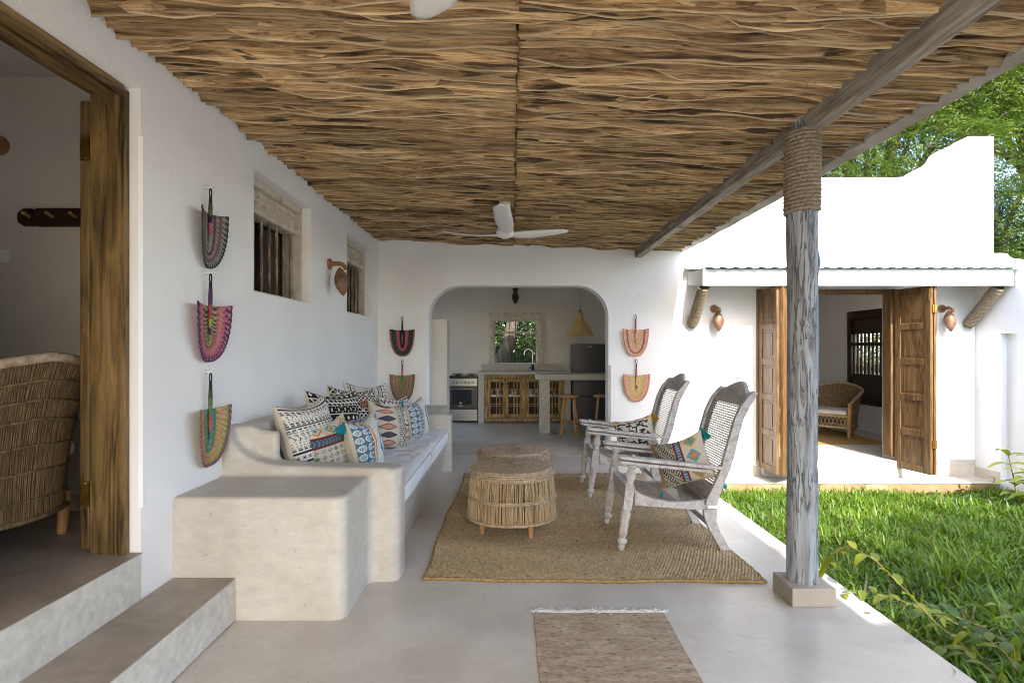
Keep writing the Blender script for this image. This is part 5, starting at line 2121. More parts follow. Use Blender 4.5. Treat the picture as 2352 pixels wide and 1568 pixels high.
# ------------------------------------------------------------------ ceiling fans
def ceiling_fan(cx, cy, z, angs, label):
    t = thing("ceiling_fan", (cx, cy, z), label, "ceiling fan", "white three-blade ceiling fans")
    m_ = MB()
    m_.lathe([(0.004, -0.045), (0.035, -0.043), (0.065, -0.03), (0.085, -0.005), (0.088, 0.02), (0.07, 0.05), (0.04, 0.075), (0.03, 0.08)], 28, (cx, cy, z))
    m_.build("hub", M['whitepl'], t, smooth=True)
    m_ = MB()
    m_.lathe([(0.014, 0.075), (0.014, rz(cx) - z - 0.07), (0.05, rz(cx) - z - 0.06), (0.06, rz(cx) - z - 0.01)], 16, (cx, cy, z))
    m_.build("down_rod", M['whitepl'], t, smooth='auto')
    for an in angs:
        d = Vector((math.cos(an), math.sin(an), 0))
        sd_ = Vector((-math.sin(an), math.cos(an), 0))
        m_ = MB()
        n_ = 22
        top, bot = [], []
        for i in range(n_):
            u = i / (n_ - 1)
            r = 0.05 + 0.68 * u
            wdt = 0.050 + 0.125 * math.sin(math.pi / 2 * min(1, u * 1.9 + 0.1)) - 0.03 * max(0, u - .5) * 2
            sh = 0.0
            if u > 0.86:
                sh = 0.25 * wdt * (u - 0.86) / 0.14
                wdt *= 1 - 0.45 * (u - 0.86) / 0.14
            zz = z + 0.0 + 0.10 * u ** 1.3
            tw = R(22) * (1 - 0.55 * u)
            for k in range(7):
                q = (k / 6 - 0.42)
                p = Vector((cx, cy, zz)) + d * r + sd_ * (q * wdt + sh) + Vector((0, 0, -q * wdt * math.tan(tw) - 0.012 * (1 - (2 * q) ** 2)))
                top.append(p)
        m_.grid(top, n_, 7)
        b_ = m_.build("blade", M['whitepl'], t, smooth=True)
        sm = b_.modifiers.new("thick", 'SOLIDIFY')
        sm.thickness = 0.008
    return t


ceiling_fan(-0.067, 5.34, 2.556, [R(-93), R(27), R(147)], "white three-blade ceiling fan hanging before the kitchen arch")
ceiling_fan(-0.125, 1.26, 2.53, [R(102), R(222), R(342)], "white ceiling fan of which one blade tip shows at the top edge")

# ================================================================== KITCHEN
# cooker
ck = thing("gas_cooker", (-0.945, 11.1, 0), "freestanding steel gas cooker left of the kitchen counter", "cooker")
X0c, X1c, Yc = -1.222, -0.668, 10.80
m_ = MB()
m_.box(X0c, X1c, Yc + 0.02, 11.34, 0.03, 0.90)
m_.build("body", M['black'], ck, bevel=0.004)
m_ = MB()
m_.box(X0c + .004, X1c - .012, Yc, Yc + 0.0195, 0.715, 0.862)
m_.build("control_panel", M['steel'], ck, bevel=0.004)
m_ = MB()
m_.box(X0c + .004, X1c - .010, Yc - 0.004, Yc + 0.0195, 0.272, 0.706)
od = m_.build("oven_door", M['fridge'], ck, bevel=0.004)
m_ = MB()
m_.box(X0c + .05, X1c - .12, Yc - 0.0065, Yc - 0.0045, 0.36, 0.64)
m_.build("door_glass", M['glassblack'], od)
m_ = MB()
m_.tube([(X0c + .03, Yc - 0.04, 0.662), (X1c - .08, Yc - 0.04, 0.662)], 0.011, 10)
m_.box(X0c + .05, X0c + .065, Yc - 0.036, Yc - 0.0045, 0.655, 0.669)
m_.box(X1c - .115, X1c - .10, Yc - 0.036, Yc - 0.0045, 0.655, 0.669)
m_.build("handle", M['steel'], od, smooth='auto')
m_ = MB()
m_.box(X0c + .004, X1c - .010, Yc, Yc + 0.0195, 0.035, 0.262)
m_.build("drawer", M['steel'], ck, bevel=0.004)
for k in range(6):
    xx = X0c + 0.065 + 0.079 * k
    m_ = MB()
    m_.lathe([(0.026, 0.0005), (0.026, 0.006), (0.021, 0.008), (0.019, 0.028), (0.016, 0.030)], 16, (xx, Yc, 0.785), (0, -1, 0))
    m_.box(xx - .003, xx + .003, Yc - 0.036, Yc - 0.029, 0.770, 0.802)
    m_.build("knob", M['steel'], ck, smooth='auto')
m_ = MB()
m_.box(X0c - .002, X1c + .002, Yc + 0.001, 11.34, 0.901, 0.915)
m_.build("hob", M['black'], ck, bevel=0.003)
for k in range(4):
    bx_, by_ = X0c + 0.14 + 0.27 * (k % 2), Yc + 0.14 + 0.25 * (k // 2)
    m_ = MB()
    m_.lathe([(0.045, 0), (0.045, 0.012), (0.03, 0.018)], 14, (bx_, by_, 0.9155))
    for a_ in (0, R(90)):
        d = Vector((math.cos(a_), math.sin(a_), 0)) * 0.11
        m_.bar(Vector((bx_, by_, 0.943)) - d, Vector((bx_, by_, 0.943)) + d, 0.008, 0.008)
    m_.build("burner", M['black'], ck)
cu = bpy.data.curves.new("lettering", 'FONT')
cu.body = "von"
cu.size = 0.052
cu.align_x = 'CENTER'
cu.extrude = 0.0006
to = bpy.data.objects.new("lettering", cu)
COL.objects.link(to)
dg = bpy.context.evaluated_depsgraph_get()
tm = bpy.data.meshes.new_from_object(to.evaluated_get(dg))
bpy.data.objects.remove(to)
tmo = bpy.data.objects.new("lettering", tm)
COL.objects.link(tmo)
tm.materials.clear()
tm.materials.append(M['letter'])
tmo.parent = od
tmo.rotation_euler = (R(90), 0, 0)
tmo.location = Vector((-1.005, Yc - 0.0055, 0.318)) - wloc(od)
m_ = MB()
n0 = Vector((-1.005, Yc - 0.0062, 0.385))
pl = [(-.022, -.008), (-.02, .010), (-.008, .017), (.008, .016), (.019, .009), (.022, -.004), (.016, -.012), (.012, -.002), (.004, -.002), (.002, -.014), (-.006, -.014), (-.008, -.002), (-.014, -.003)]
m_.prism([(n0.x + a_, n0.z + b_) for a_, b_ in pl], n0.y - 0.0006, n0.y, 'y')
m_.build("emblem", M['letter'], od)

# counter with rustic doors
ct = thing("kitchen_counter", (0.2, 11.0, 0), "cement kitchen counter with rustic lattice doors under the window", "counter")
m_ = MB()
m_.box(-0.655, -0.54, 10.73, 11.34, 0.001, 0.94)
m_.box(1.02, 1.14, 10.73, 11.34, 0.001, 0.94)
m_.box(-0.539, 1.019, 10.95, 11.34, 0.001, 0.05)
m_.build("pier", M['terrazzo'], ct, bevel=0.004)
m_ = MB()
m_.box(-0.66, 1.145, 10.72, 11.345, 0.9405, 1.0)
m_.build("worktop", M['terrazzo'], ct, bevel=0.006)
m_ = MB()
m_.box(-0.63, 1.09, 11.315, 11.348, 1.001, 1.13)
m_.build("splashback", M['terrazzo'], ct, bevel=0.004)
m_ = MB()
for (a_, b_, c_, d_) in ((-0.538, 1.018, 0.035, 0.10), (-0.538, 1.018, 0.875, 0.939)):
    m_.box(a_, b_, 10.735, 10.775, c_, d_)
m_.build("cabinet_rail", M['cabwood'], ct, bevel=0.006)
for xx in (-0.505, 0.24, 0.985):
    m_ = MB()
    m_.box(xx - .033, xx + .033, 10.736, 10.774, 0.101, 0.874)
    m_.build("cabinet_stile", M['cabwood'], ct, bevel=0.006)
dws = [(-0.468, -0.13), (-0.125, 0.205), (0.276, 0.61), (0.615, 0.95)]
for (a_, b_) in dws:
    dr = bpy.data.objects.new("cabinet_door", None)
    COL.objects.link(dr)
    dr.parent = ct
    dr.location = Vector(((a_ + b_) / 2, 10.75, 0.1)) - Vector(ct.location)
    for (xa, xb) in ((a_, a_ + .055), (b_ - .055, b_)):
        m_ = MB()
        m_.box(xa, xb, 10.738, 10.768, 0.112, 0.865)
        m_.build("stile", M['cabwood'], dr, bevel=0.006)
    for zz in (0.112, 0.80):
        m_ = MB()
        m_.box(a_ + .056, b_ - .056, 10.739, 10.767, zz, zz + .065)
        m_.build("rail", M['cabwood'], dr, bevel=0.005)
    for k in (1, 2):
        xx = a_ + .07 + (b_ - a_ - .14) * (0.18 + 0.32 * k)
        m_ = MB()
        m_.box(xx - .012, xx + .012, 10.742, 10.756, 0.178, 0.799)
        m_.build("slat", M['cabwood'], dr, bevel=0.003)
    for zz in (0.33, 0.37, 0.62, 0.665):
        m_ = MB()
        m_.box(a_ + .057, b_ - .057, 10.757, 10.766, zz - .009, zz + .009)
        m_.build("slat", M['cabwood'], dr, bevel=0.002)
    m_ = MB()
    xk = b_ - .035 if dws.index((a_, b_)) % 2 == 0 else a_ + .035
    m_.lathe([(0.010, 0), (0.010, .015), (.020, .022), (.018, .034)], 12, (xk, 10.737, 0.76), (0, -1, 0))
    m_.build("knob", M['darkwood'], dr, smooth='auto')
m_ = MB()
m_.box(-0.53, 1.01, 10.86, 11.30, 0.50, 0.545)
m_.build("inner_shelf", M['plaster'], ct)
m_ = MB()
m_.box(-0.538, 1.018, 11.30, 11.312, 0.051, 0.939)
m_.build("shade_board", M['darkwood'], ct)  # dark sheet added so the lattice openings look deep in shade
for k in range(9):
    xx = -0.44 + 0.16 * k
    m_ = MB()
    m_.lathe([(0.045, 0.546), (0.06, 0.56), (0.062, 0.62), (0.058, 0.65)], 14, (xx, 11.05, 0))
    m_.build("crockery", M['whitepl'], ct, smooth='auto')
m_ = MB()
m_.box(-0.1, 0.86, 10.85, 11.26, 1.0005, 1.007)
m_.build("sink_rim", M['steel'], ct, bevel=0.003)
tp_ = thing("kitchen_tap", (0.42, 11.2, 1.007), "tall curved chrome tap on the kitchen counter", "tap")
m_ = MB()
m_.lathe([(0.028, 0.0005), (0.028, .05), (.022, .06), (.022, .11), (.014, .12)], 14, (0.42, 11.2, 1.007))
m_.build("body", M['black'], tp_, smooth='auto')
m_ = MB()
sp = [Vector((0.42, 11.2, 1.11)), Vector((0.42, 11.2, 1.35))] + [Vector((0.42 - 0.085 + 0.085 * math.cos(R(q)), 11.2, 1.35 + 0.085 * math.sin(R(q)))) for q in range(15, 181, 15)] + [Vector((0.25, 11.2, 1.31))]
m_.tube(sp, 0.012, 10)
m_.build("spout", M['chrome'], tp_, smooth='auto')
m_ = MB()
m_.tube([(0.40, 11.19, 1.07), (0.34, 11.17, 1.05)], [0.012, 0.008], 8)
m_.build("lever", M['black'], tp_, smooth='auto')

# kitchen window (part of the back wing)
kwn = bpy.data.objects.new("window", None)
COL.objects.link(kwn)
kwn.parent = back
kwn.location = Vector((0.07, 11.34, 1.116)) - Vector(back.location)
kwn["label"] = "carved grey kitchen window with iron bars and garden behind"
m_ = MB()
m_.box(-0.473, -0.375, 11.29, 11.349, 1.135, 2.19)
m_.box(0.521, 0.615, 11.29, 11.349, 1.135, 2.19)
m_.box(-0.374, 0.52, 11.29, 11.349, 2.011, 2.19)
m_.box(-0.48, 0.622, 11.285, 11.3485, 1.131, 1.152)
for xx in (-0.43, 0.57):
    for k in range(34):
        m_.box(xx - .018, xx + .018, 11.282, 11.2895, 1.16 + k * .03, 1.178 + k * .03)
for k in range(30):
    m_.box(-0.44 + k * .0345, -0.42 + k * .0345, 11.282, 11.2895, 2.155, 2.182)
for k in range(7):
    m_.lathe([(.05, 0), (.035, .004), (.03, .002), (.012, .008)], 8, (-0.3 + k * .125, 11.289, 2.085), (0, -1, 0))
m_.build("carved_frame", M['greywood'], kwn, bevel=0.003)
m_ = MB()
m_.box(-0.373, 0.519, 11.38, 11.43, 1.755, 1.795)
m_.box(-0.373, -0.345, 11.38, 11.43, 1.153, 2.009)
m_.box(0.492, 0.519, 11.38, 11.43, 1.153, 2.009)
m_.build("transom", M['greywood'], kwn, bevel=0.003)
for k in range(7):
    xx = -0.345 + 0.837 * (k + 0.5) / 7
    m_ = MB()
    m_.tube([(xx, 11.405, 1.152), (xx, 11.405, 2.009)], 0.008, 8)
    m_.build("bar", M['darkwood'], kwn, smooth='auto')

# bar counter
bc = thing("breakfast_bar", (1.1, 9.6, 0), "speckled cement breakfast bar with round end before the fridge", "counter")
m_ = MB()
ba = [(1.948, 9.40), (1.948, 9.95), (0.60, 9.95)] + [(0.60 + 0.19 * math.cos(R(q)), 9.76 + 0.19 * math.sin(R(q))) for q in range(100, 181, 16)] + [(0.60 + 0.19 * math.cos(R(q)), 9.59 + 0.19 * math.sin(R(q))) for q in range(180, 271, 15)]
m_.prism(ba[::-1], 0.912, 1.012, 'z')
m_.build("worktop", M['terrazzo'], bc, bevel=0.006)
m_ = MB()
m_.box(0.487, 0.648, 9.43, 9.90, 0.001, 0.9115)
m_.build("leg", M['terrazzo'], bc, bevel=0.006)


def bar_stool(x, y, label, rot):
    t = thing("bar_stool", (x, y, 0), label, "bar stool", "wooden bar stools at the breakfast bar")
    m_ = MB()
    m_.lathe([(.13, .648), (.152, .652), (.156, .668), (.152, .682), (.13, .686)], 28, (x, y, 0))
    m_.build("seat", M['legwood'], t, smooth='auto')
    for k in range(4):
        a_ = rot + k * math.pi / 2
        d = Vector((math.cos(a_), math.sin(a_), 0))
        m_ = MB()
        m_.tube([Vector((x, y, .655)) + d * .10, Vector((x, y, .001)) + d * .19], [.017, .019], 10)
        m_.build("leg", M['legwood'], t, smooth='auto')
    for k in range(4):
        z = .21 if k % 2 else .25
        rr = .10 + .09 * (1 - z / .655)
        a0, a1 = rot + k * math.pi / 2, rot + (k + 1) * math.pi / 2
        m_ = MB()
        m_.tube([(x + rr * math.cos(a0), y + rr * math.sin(a0), z), (x + rr * math.cos(a1), y + rr * math.sin(a1), z)], .011, 8)
        m_.build("stretcher", M['legwood'], t, smooth='auto')


bar_stool(0.945, 9.10, "wooden bar stool beside the breakfast bar's leg", R(30))
bar_stool(1.50, 9.15, "wooden bar stool half hidden by the right arch pier", R(38))

fg = thing("fridge", (1.5, 10.6, 0), "tall graphite steel fridge behind the breakfast bar", "fridge")
m_ = MB()
m_.box(1.162, 1.76, 10.44, 11.0, 0.02, 1.53)
m_.build("cabinet", M['fridge'], fg, bevel=0.006)
m_ = MB()
m_.box(1.160, 1.762, 10.395, 10.438, 0.55, 1.535)
fd_ = m_.build("door", M['fridge'], fg, bevel=0.008)
m_ = MB()
m_.box(1.160, 1.762, 10.395, 10.438, 0.04, 0.545)
m_.build("door", M['fridge'], fg, bevel=0.008)
m_ = MB()
m_.box(1.42, 1.50, 10.3925, 10.3948, 1.475, 1.492)
m_.build("badge", M['steel'], fd_)

pn = thing("pendant_lamp", (1.16, 9.4, 1.67), "coiled straw pendant lamp above the breakfast bar", "pendant lamp")
m_ = MB()
prof_ = [(.022, .405), (.040, .40), (.046, .36), (.044, .32), (.052, .29), (.075, .25), (.105, .21), (.135, .16), (.165, .11), (.200, .05), (.218, .01), (.222, 0)]
pts = []
nst = 90
for i in range(nst):
    f = i / (nst - 1)
    q = f * (len(prof_) - 1)
    k = min(int(q), len(prof_) - 2)
    r_ = prof_[k][0] + (prof_[k + 1][0] - prof_[k][0]) * (q - k)
    z = prof_[k][1] + (prof_[k + 1][1] - prof_[k][1]) * (q - k)
    r_ += 0.004 * abs(math.sin(z * 3.14159 / .0135))
    for j in range(37):
        a_ = 2 * math.pi * j / 36
        pts.append((1.16 + r_ * math.cos(a_), 9.4 + r_ * math.sin(a_), 1.67 + z))
m_.grid(pts, nst, 37)
sh_ = m_.build("shade", M['straw'], pn, smooth=True)
m_ = MB()
m_.tube([(1.16, 9.4, 2.07), (1.16, 9.4, 3.0)], .004, 6)
m_.build("cord", M['rope'], pn)
m_ = MB()
m_.lathe([(.014, 0), (.018, .02), (.012, .05)], 10, (1.16, 9.4, 2.06))
m_.build("lamp_holder", M['darkwood'], pn, smooth='auto')


# ================================================================== ROOMS SEEN THROUGH THE DOORS
def rattan_chair(x, y, z, rz_, label, mat='reed', sc_=1.0, lattice=True):
    """barrel chair of split reeds, front towards local -Y"""
    t = thing("reed_armchair", (x, y, z), label, "armchair", "reed armchairs inside the rooms", rz=rz_)
    o = Vector((x, y, z))
    W2, D2 = 0.40 * sc_, 0.40 * sc_
    na = 61

    def plan(f, flare):
        # U shape: f 0..1 from left front round the back to the right front
        if f < 0.22:
            return Vector((-W2 - flare * .6, -D2 * .9 + (f / .22) * D2 * 0.9, 0))
        if f > 0.78:
            return Vector((W2 + flare * .6, -(f - .78) / .22 * D2 * .9, 0))
        a_ = math.pi * (1 - (f - .22) / .56)
        return Vector(((W2 + flare * .6) * math.cos(a_), (D2 + flare) * math.sin(a_) ** 0.85, 0))

    def top(f):
        c_ = abs(f - .5) * 2
        return (0.58 + 0.32 * (1 - c_ ** 1.3)) * sc_

    def flare(f, u):
        c_ = abs(f - .5) * 2
        return 0.10 * sc_ * u ** 2 * (1 - c_ ** 3) + 0.03 * u * u
    ZB = 0.16 * sc_
    m_ = MB()
    for k in range(250):
        f = min(1, max(0, (k + .5 + rnd.uniform(-.3, .3)) / 250))
        p = []
        for s_ in range(6):
            u = s_ / 5
            q = plan(f, flare(f, u))
            q.z = ZB + (top(f) - ZB) * u
            p.append(o + q)
        m_.tube(p, 0.0029 * sc_, 4, cap=False)
    m_.build("upright_reeds", M[mat], t, smooth=True, kind="stuff")
    # mats behind reeds: thin inner lining
    ln = MB()
    pts = []
    for i in range(na):
        f = i / (na - 1)
        for s_ in range(6):
            u = s_ / 5
            q = plan(f, flare(f, u)) * 0.985
            q.z = ZB + (top(f) - ZB) * u
            pts.append(o + q)
    ln.grid(pts, na, 6)
    ln.build("lining", M['reed_dark'], t, smooth=True)
    for u, r_ in ((0.0, .012), (0.12, .006), (.30, .006), (.46, .006), (.62, .006), (.74, .006), (.86, .006), (1.0, .024)):
        m_ = MB()
        p = []
        for i in range(na):
            f = i / (na - 1)
            q = plan(f, flare(f, u)) * (1.012 if u < 1 else 1.0)
            q.z = ZB + (top(f) - ZB) * u
            p.append(o + q)
        m_.tube(p, r_ * sc_, 7)
        m_.build("rim" if u == 1 else "hoop", M['reed_w'] if u == 1 else M['reed_dark'], t, smooth=True)
    for sx in (-1, 1):
        m_ = MB()
        m_.tube([o + Vector((sx * W2, -D2 * .9, 0.002)), o + Vector((sx * W2, -D2 * .9, .3 * sc_)), o + Vector((sx * (W2 + .02), -D2 * .9, .60 * sc_))], [.026 * sc_, .034 * sc_, .034 * sc_], 10)
        m_.build("front_leg", M['legwood'], t, smooth='auto')
        m_ = MB()
        m_.tube([o + Vector((sx * W2 * .72, D2 * .68, 0.002)), o + Vector((sx * W2 * .74, D2 * .70, .22 * sc_))], [.022 * sc_, .032 * sc_], 10)
        m_.build("back_leg", M['legwood'], t, smooth='auto')
    m_ = MB()
    m_.box(x - W2 * .95, x + W2 * .95, y - D2 * .92, y - D2 * .88, z + ZB, z + ZB + .03)
    m_.box(x - W2 * .95, x + W2 * .95, y - D2 * .92, y - D2 * .88, z + .35 * sc_, z + .385 * sc_)
    nl = 12
    for k in range(nl):
        xa = x - W2 * .93 + W2 * 1.86 * k / nl
        for (p0, p1) in ((0, 1), (1, 0)):
            m_.tube([(xa + p0 * W2 * 1.86 / nl, y - D2 * .9, z + ZB + .02), (xa + p1 * W2 * 1.86 / nl, y - D2 * .9, z + .36 * sc_)], .006, 4, cap=False)
    m_.build("front_lattice", M['reed'], t)
    m_ = MB()
    m_.box(x - W2 * .9, x + W2 * .9, y - D2 * .92, y + D2 * .72, z + .386 * sc_, z + .46 * sc_)
    c_ = m_.build("seat_pad", M['seatcush'], t, bevel=0.03, seg=4)
    return t


rattan_chair(-2.74, 2.70, 0.457, R(-97), "reed armchair inside the dark room behind the open doorway", 'reed_dark', 1.06)
rattan_chair(5.60, 9.72, -0.048, R(-48), "reed armchair with white pad seen through the double door", 'reed_dark', 0.98)
rattan_chair(4.55, 9.95, -0.048, R(20), "reed armchair behind the post inside the right room", 'reed_dark', 0.98)
# low table, mat and palm in the right room
tb = thing("side_table", (5.02, 9.2, -0.048), "small wooden table edge beside the reed armchair in the right room", "table")
m_ = MB()
m_.lathe([(.24, .70), (.25, .705), (.25, .725), (.24, .73)], 28, (4.95, 9.4, -0.048))
m_.build("top", M['legwood'], tb, smooth='auto')
m_ = MB()
m_.lathe([(.16, .0015), (.14, .03), (.035, .06), (.03, .69), (.05, .699)], 16, (4.95, 9.4, -0.048))
m_.build("pedestal", M['legwood'], tb, smooth='auto')
mt = thing("floor_mat", (5.2, 9.3, -0.045), "tan woven floor mat under the armchair in the right room", "rug")
m_ = MB()
nx_, ny_ = 60, 60
pts, cl = [], []
for i in range(nx_):
    for j in range(ny_):
        X_ = 4.2 + 1.75 * i / (nx_ - 1)
        Y_ = 8.62 + 1.9 * j / (ny_ - 1)
        pts.append((X_, Y_, -0.040 + 0.003 * math.sin(i * 3.1) * math.sin(j * 3.1) - (0.005 if i in (0, nx_ - 1) or j in (0, ny_ - 1) else 0)))
        cl.append(L('b09058') if (i + j) % 2 else L('98794a'))
m_.grid(pts, nx_, ny_, cl, flip=True)
m_.build("weave", M['jute'], mt, smooth=True)
pm = thing("potted_palm", (4.98, 10.4, -0.048), "dark green fan palm showing beside the post in the right room", "potted plant")
m_ = MB()
m_.lathe([(.13, .001), (.17, .3), (.18, .32), (.16, .32)], 20, (4.98, 10.4, -0.048))
m_.build("pot", M['straw'], pm, smooth='auto')


def leaf(mb, base, d, ln, wd, droop, col, n=5, fold=0.25, upv=(0, 0, 1)):
    base, d = Vector(base), Vector(d).normalized()
    sd_ = d.cross(Vector(upv))
    if sd_.length < 1e-4:
        sd_ = Vector((1, 0, 0))
    sd_.normalize()
    nm = sd_.cross(d).normalized()
    pts = []
    for i in range(n + 1):
        t = i / n
        w_ = wd * (math.sin(math.pi * (0.06 + 0.94 * t) ** 0.75) ** 0.9) * 0.5 if i < n else 0.001
        c_ = base + d * (ln * t) + Vector((0, 0, -1)) * (droop * ln * t * t)
        pts += [c_ - sd_ * w_ + nm * (w_ * fold), c_, c_ + sd_ * w_ + nm * (w_ * fold)]
    mb.grid(pts, n + 1, 3, (col, 0, 0))


st_ = MB()
lf = MB()
for k in range(13):
    a_ = k * 2.4
    h_ = rnd.uniform(.9, 1.45)
    p0 = Vector((4.98, 10.4, .2))
    p2 = p0 + Vector((math.cos(a_) * .36, math.sin(a_) * .36, h_))
    st_.tube([p0, (p0 + p2) / 2 + Vector((0, 0, .15)), p2], .006, 5)
    for q in range(9):
        b_ = a_ + (q - 4) * .34
        leaf(lf, p2, (math.cos(b_), math.sin(b_), .25), .34, .034, .35, rnd.random() * .4)
st_.build("stem", M['twig'], pm, smooth=True)
lf.build("frond", M['bush'], pm)

# left room: peg rail, wooden knob lamp, switch
pg = thing("peg_rail", (-2.8, 3.39, 2.25), "dark wooden coat peg rail on the dim room wall", "coat rack")
m_ = MB()
po = [(-2.45, 2.195), (-2.45, 2.305), (-2.90, 2.305), (-2.915, 2.296), (-2.93, 2.303), (-2.98, 2.303), (-3.015, 2.28), (-3.02, 2.25), (-3.015, 2.218), (-2.98, 2.197), (-2.93, 2.197), (-2.915, 2.204), (-2.90, 2.195)]
m_.prism(po, 3.37, 3.398, 'y')
m_.build("board", M['darkwood'], pg, bevel=0.004)
for xx in (-2.94, -2.80, -2.66, -2.52):
    m_ = MB()
    m_.tube([(xx, 3.371, 2.25), (xx + .012, 3.31, 2.262)], [.009, .011], 8)
    m_.build("peg", M['legwood'], pg, smooth='auto')
wk = thing("wall_lamp", (-3.14, 3.398, 2.69), "round wooden wall lamp plate at the left edge in the dim room", "wall lamp")
m_ = MB()
m_.lathe([(.055, .0), (.06, .01), (.055, .03), (.03, .04)], 24, (-3.14, 3.398, 2.69), (0, -1, 0))
m_.build("wall_plate", M['lampwood'], wk, smooth='auto')
m_ = MB()
m_.lathe([(.02, .038), (.02, .08), (.05, .10), (.06, .16), (.03, .22)], 16, (-3.14, 3.398, 2.69), (0, -1, 0))
m_.build("shade", M['gourd'], wk, smooth='auto')
sw = thing("light_switch", (-3.12, 3.398, 2.02), "white light switch on the dim room wall at the left edge", "switch")
m_ = MB()
m_.box(-3.165, -3.085, 3.386, 3.399, 1.97, 2.055)
m_.build("plate", M['switch'], sw, bevel=0.004)
m_ = MB()
m_.box(-3.14, -3.11, 3.381, 3.3855, 1.99, 2.035)
m_.build("rocker", M['switch'], sw, bevel=0.002)


# ================================================================== VEGETATION
def np_mesh(name, V, F, C=None):
    me = bpy.data.meshes.new(name)
    me.vertices.add(len(V))
    me.vertices.foreach_set("co", V.astype(np.float32).ravel())
    k = F.shape[1]
    me.loops.add(F.size)
    me.loops.foreach_set("vertex_index", F.ravel().astype(np.int32))
    me.polygons.add(len(F))
    me.polygons.foreach_set("loop_start", np.arange(0, F.size, k, dtype=np.int32))
    me.polygons.foreach_set("loop_total", np.full(len(F), k, dtype=np.int32))
    me.update(calc_edges=True)
    if C is not None:
        at = me.color_attributes.new("Col", 'FLOAT_COLOR', 'POINT')
        c4 = np.zeros((len(V), 4), dtype=np.float32)
        c4[:, 0] = C if C.ndim == 1 else C[:, 0]
        if C.ndim == 2:
            c4[:, 1] = C[:, 1]
        c4[:, 3] = 1
        at.data.foreach_set("color", c4.ravel())
    return me


RS = np.random.RandomState(21)


def unit(a):
    return a / np.maximum(1e-9, np.linalg.norm(a, axis=-1, keepdims=True))


# ---- carpet grass: bent blades, thicker near the camera
def grass():
    zones = [(2.05, 3.6, 1.9, 7.08, 21000), (3.6, 6.25, 2.0, 7.07, 30000), (6.25, 8.5, 1.5, 5.0, 3000)]
    P = []
    for (xa, xb, ya, yb, n) in zones:
        P.append(np.stack([RS.uniform(xa, xb, n * 2), RS.uniform(ya, yb, n * 2)], -1))
    P = np.concatenate(P)
    keep = (P[:, 0] / np.maximum(P[:, 1], .1) < 1.02)
    P = P[keep]
    n = len(P)
    z = np.array([lawn_z(a, b) for a, b in P]) - 0.02
    ang = RS.uniform(0, 2 * np.pi, n)
    lean = RS.uniform(0.25, 1.15, n)
    clump = np.array([fbm(a * 2.1, b * 2.1, 7.7) for a, b in P])
    ln = RS.gamma(4.0, 0.0215, n).clip(.035, .2) * (1 + 0.6 * clump)
    wd = RS.uniform(0.005, 0.0105, n)
    d = np.stack([np.cos(ang), np.sin(ang)], -1)
    s = np.stack([-d[:, 1], d[:, 0]], -1)
    V = np.zeros((n, 7, 3))
    for k, (t, wk_) in enumerate(((0, .7), (.4, 1.0), (.75, .75))):
        out = lean * ln * t ** 1.5 * 1.0
        hz = ln * (t - 0.38 * lean * t * t)
        c = P + d * out[:, None]
        for q, sg in ((0, -1), (1, 1)):
            V[:, 2 * k + q, :2] = c + s * (sg * wd * wk_ / 2)[:, None] * 1.6
            V[:, 2 * k + q, 2] = z + hz
    t = 1.0
    V[:, 6, :2] = P + d * (lean * ln)[:, None]
    V[:, 6, 2] = z + ln * (1 - .42 * lean)
    base = (np.arange(n) * 7)[:, None]
    F = np.concatenate([base + np.array([0, 1, 3, 2]), base + np.array([2, 3, 5, 4]), base + np.array([4, 5, 6, 6])], 0)
    # last is a triangle: build as tris instead
    T = np.concatenate([base + np.array(q) for q in ([0, 1, 3], [0, 3, 2], [2, 3, 5], [2, 5, 4], [4, 5, 6])], 0)
    C = np.clip(0.45 + 0.5 * clump + RS.normal(0, .22, n), 0, 1)
    yellow = RS.rand(n) < 0.05
    C = np.where(yellow, 1.0, C)
    dryv = np.where(RS.rand(n) < 0.045 + 0.06 * np.clip(-clump, 0, 1), RS.uniform(.5, 1, n), 0)
    me = np_mesh("grass", V.reshape(-1, 3), T, np.repeat(np.stack([C, dryv], -1), 7, 0))
    o = link("grass", me, M['grass'], None, True, kind="stuff")
    tag(o, "thick green carpet grass covering the lawn beside the veranda", "grass")


grass()


# ---- trees with pinnate leaves
def pinnate(base, dirs, ln, nl, lw, ll, droop):
    """numpy leaflets: base (n,3), dirs (n,3) -> verts, faces"""
    n = len(base)
    side = unit(np.cross(dirs, np.array([0, 0, 1.0])) + RS.normal(0, .05, (n, 3)))
    Vs, Cs = [], []
    c0 = RS.rand(n)
    for k in range(nl):
        t = (k // 2 + 1) / (nl // 2)
        sg = 1 if k % 2 else -1
        p = base + dirs * (ln * t)[:, None] + np.array([0, 0, -1.0]) * (droop * ln * t * t)[:, None]
        tang = unit(dirs + np.array([0, 0, -1.0]) * (2 * droop * t)[:, None])
        ld = unit(side * sg * .9 + tang * .65 + np.array([0, 0, -.35]) + RS.normal(0, .18, (n, 3)))
        nn = unit(np.cross(ld, tang) + RS.normal(0, .25, (n, 3)))
        wv = unit(np.cross(nn, ld)) * lw
        L_ = (ll * (1 - .35 * abs(t - .5)))
        q = np.stack([p, p + ld * L_ * .45 + wv, p + ld * L_, p + ld * L_ * .45 - wv], 1)
        Vs.append(q)
        Cs.append(np.clip(c0 + RS.normal(0, .1, n), 0, 1))
    V = np.concatenate(Vs, 0)
    C = np.concatenate(Cs, 0)
    m = len(V)
    F = (np.arange(m) * 4)[:, None] + np.array([0, 1, 2, 3])
    return V.reshape(-1, 3), F, np.repeat(C, 4)


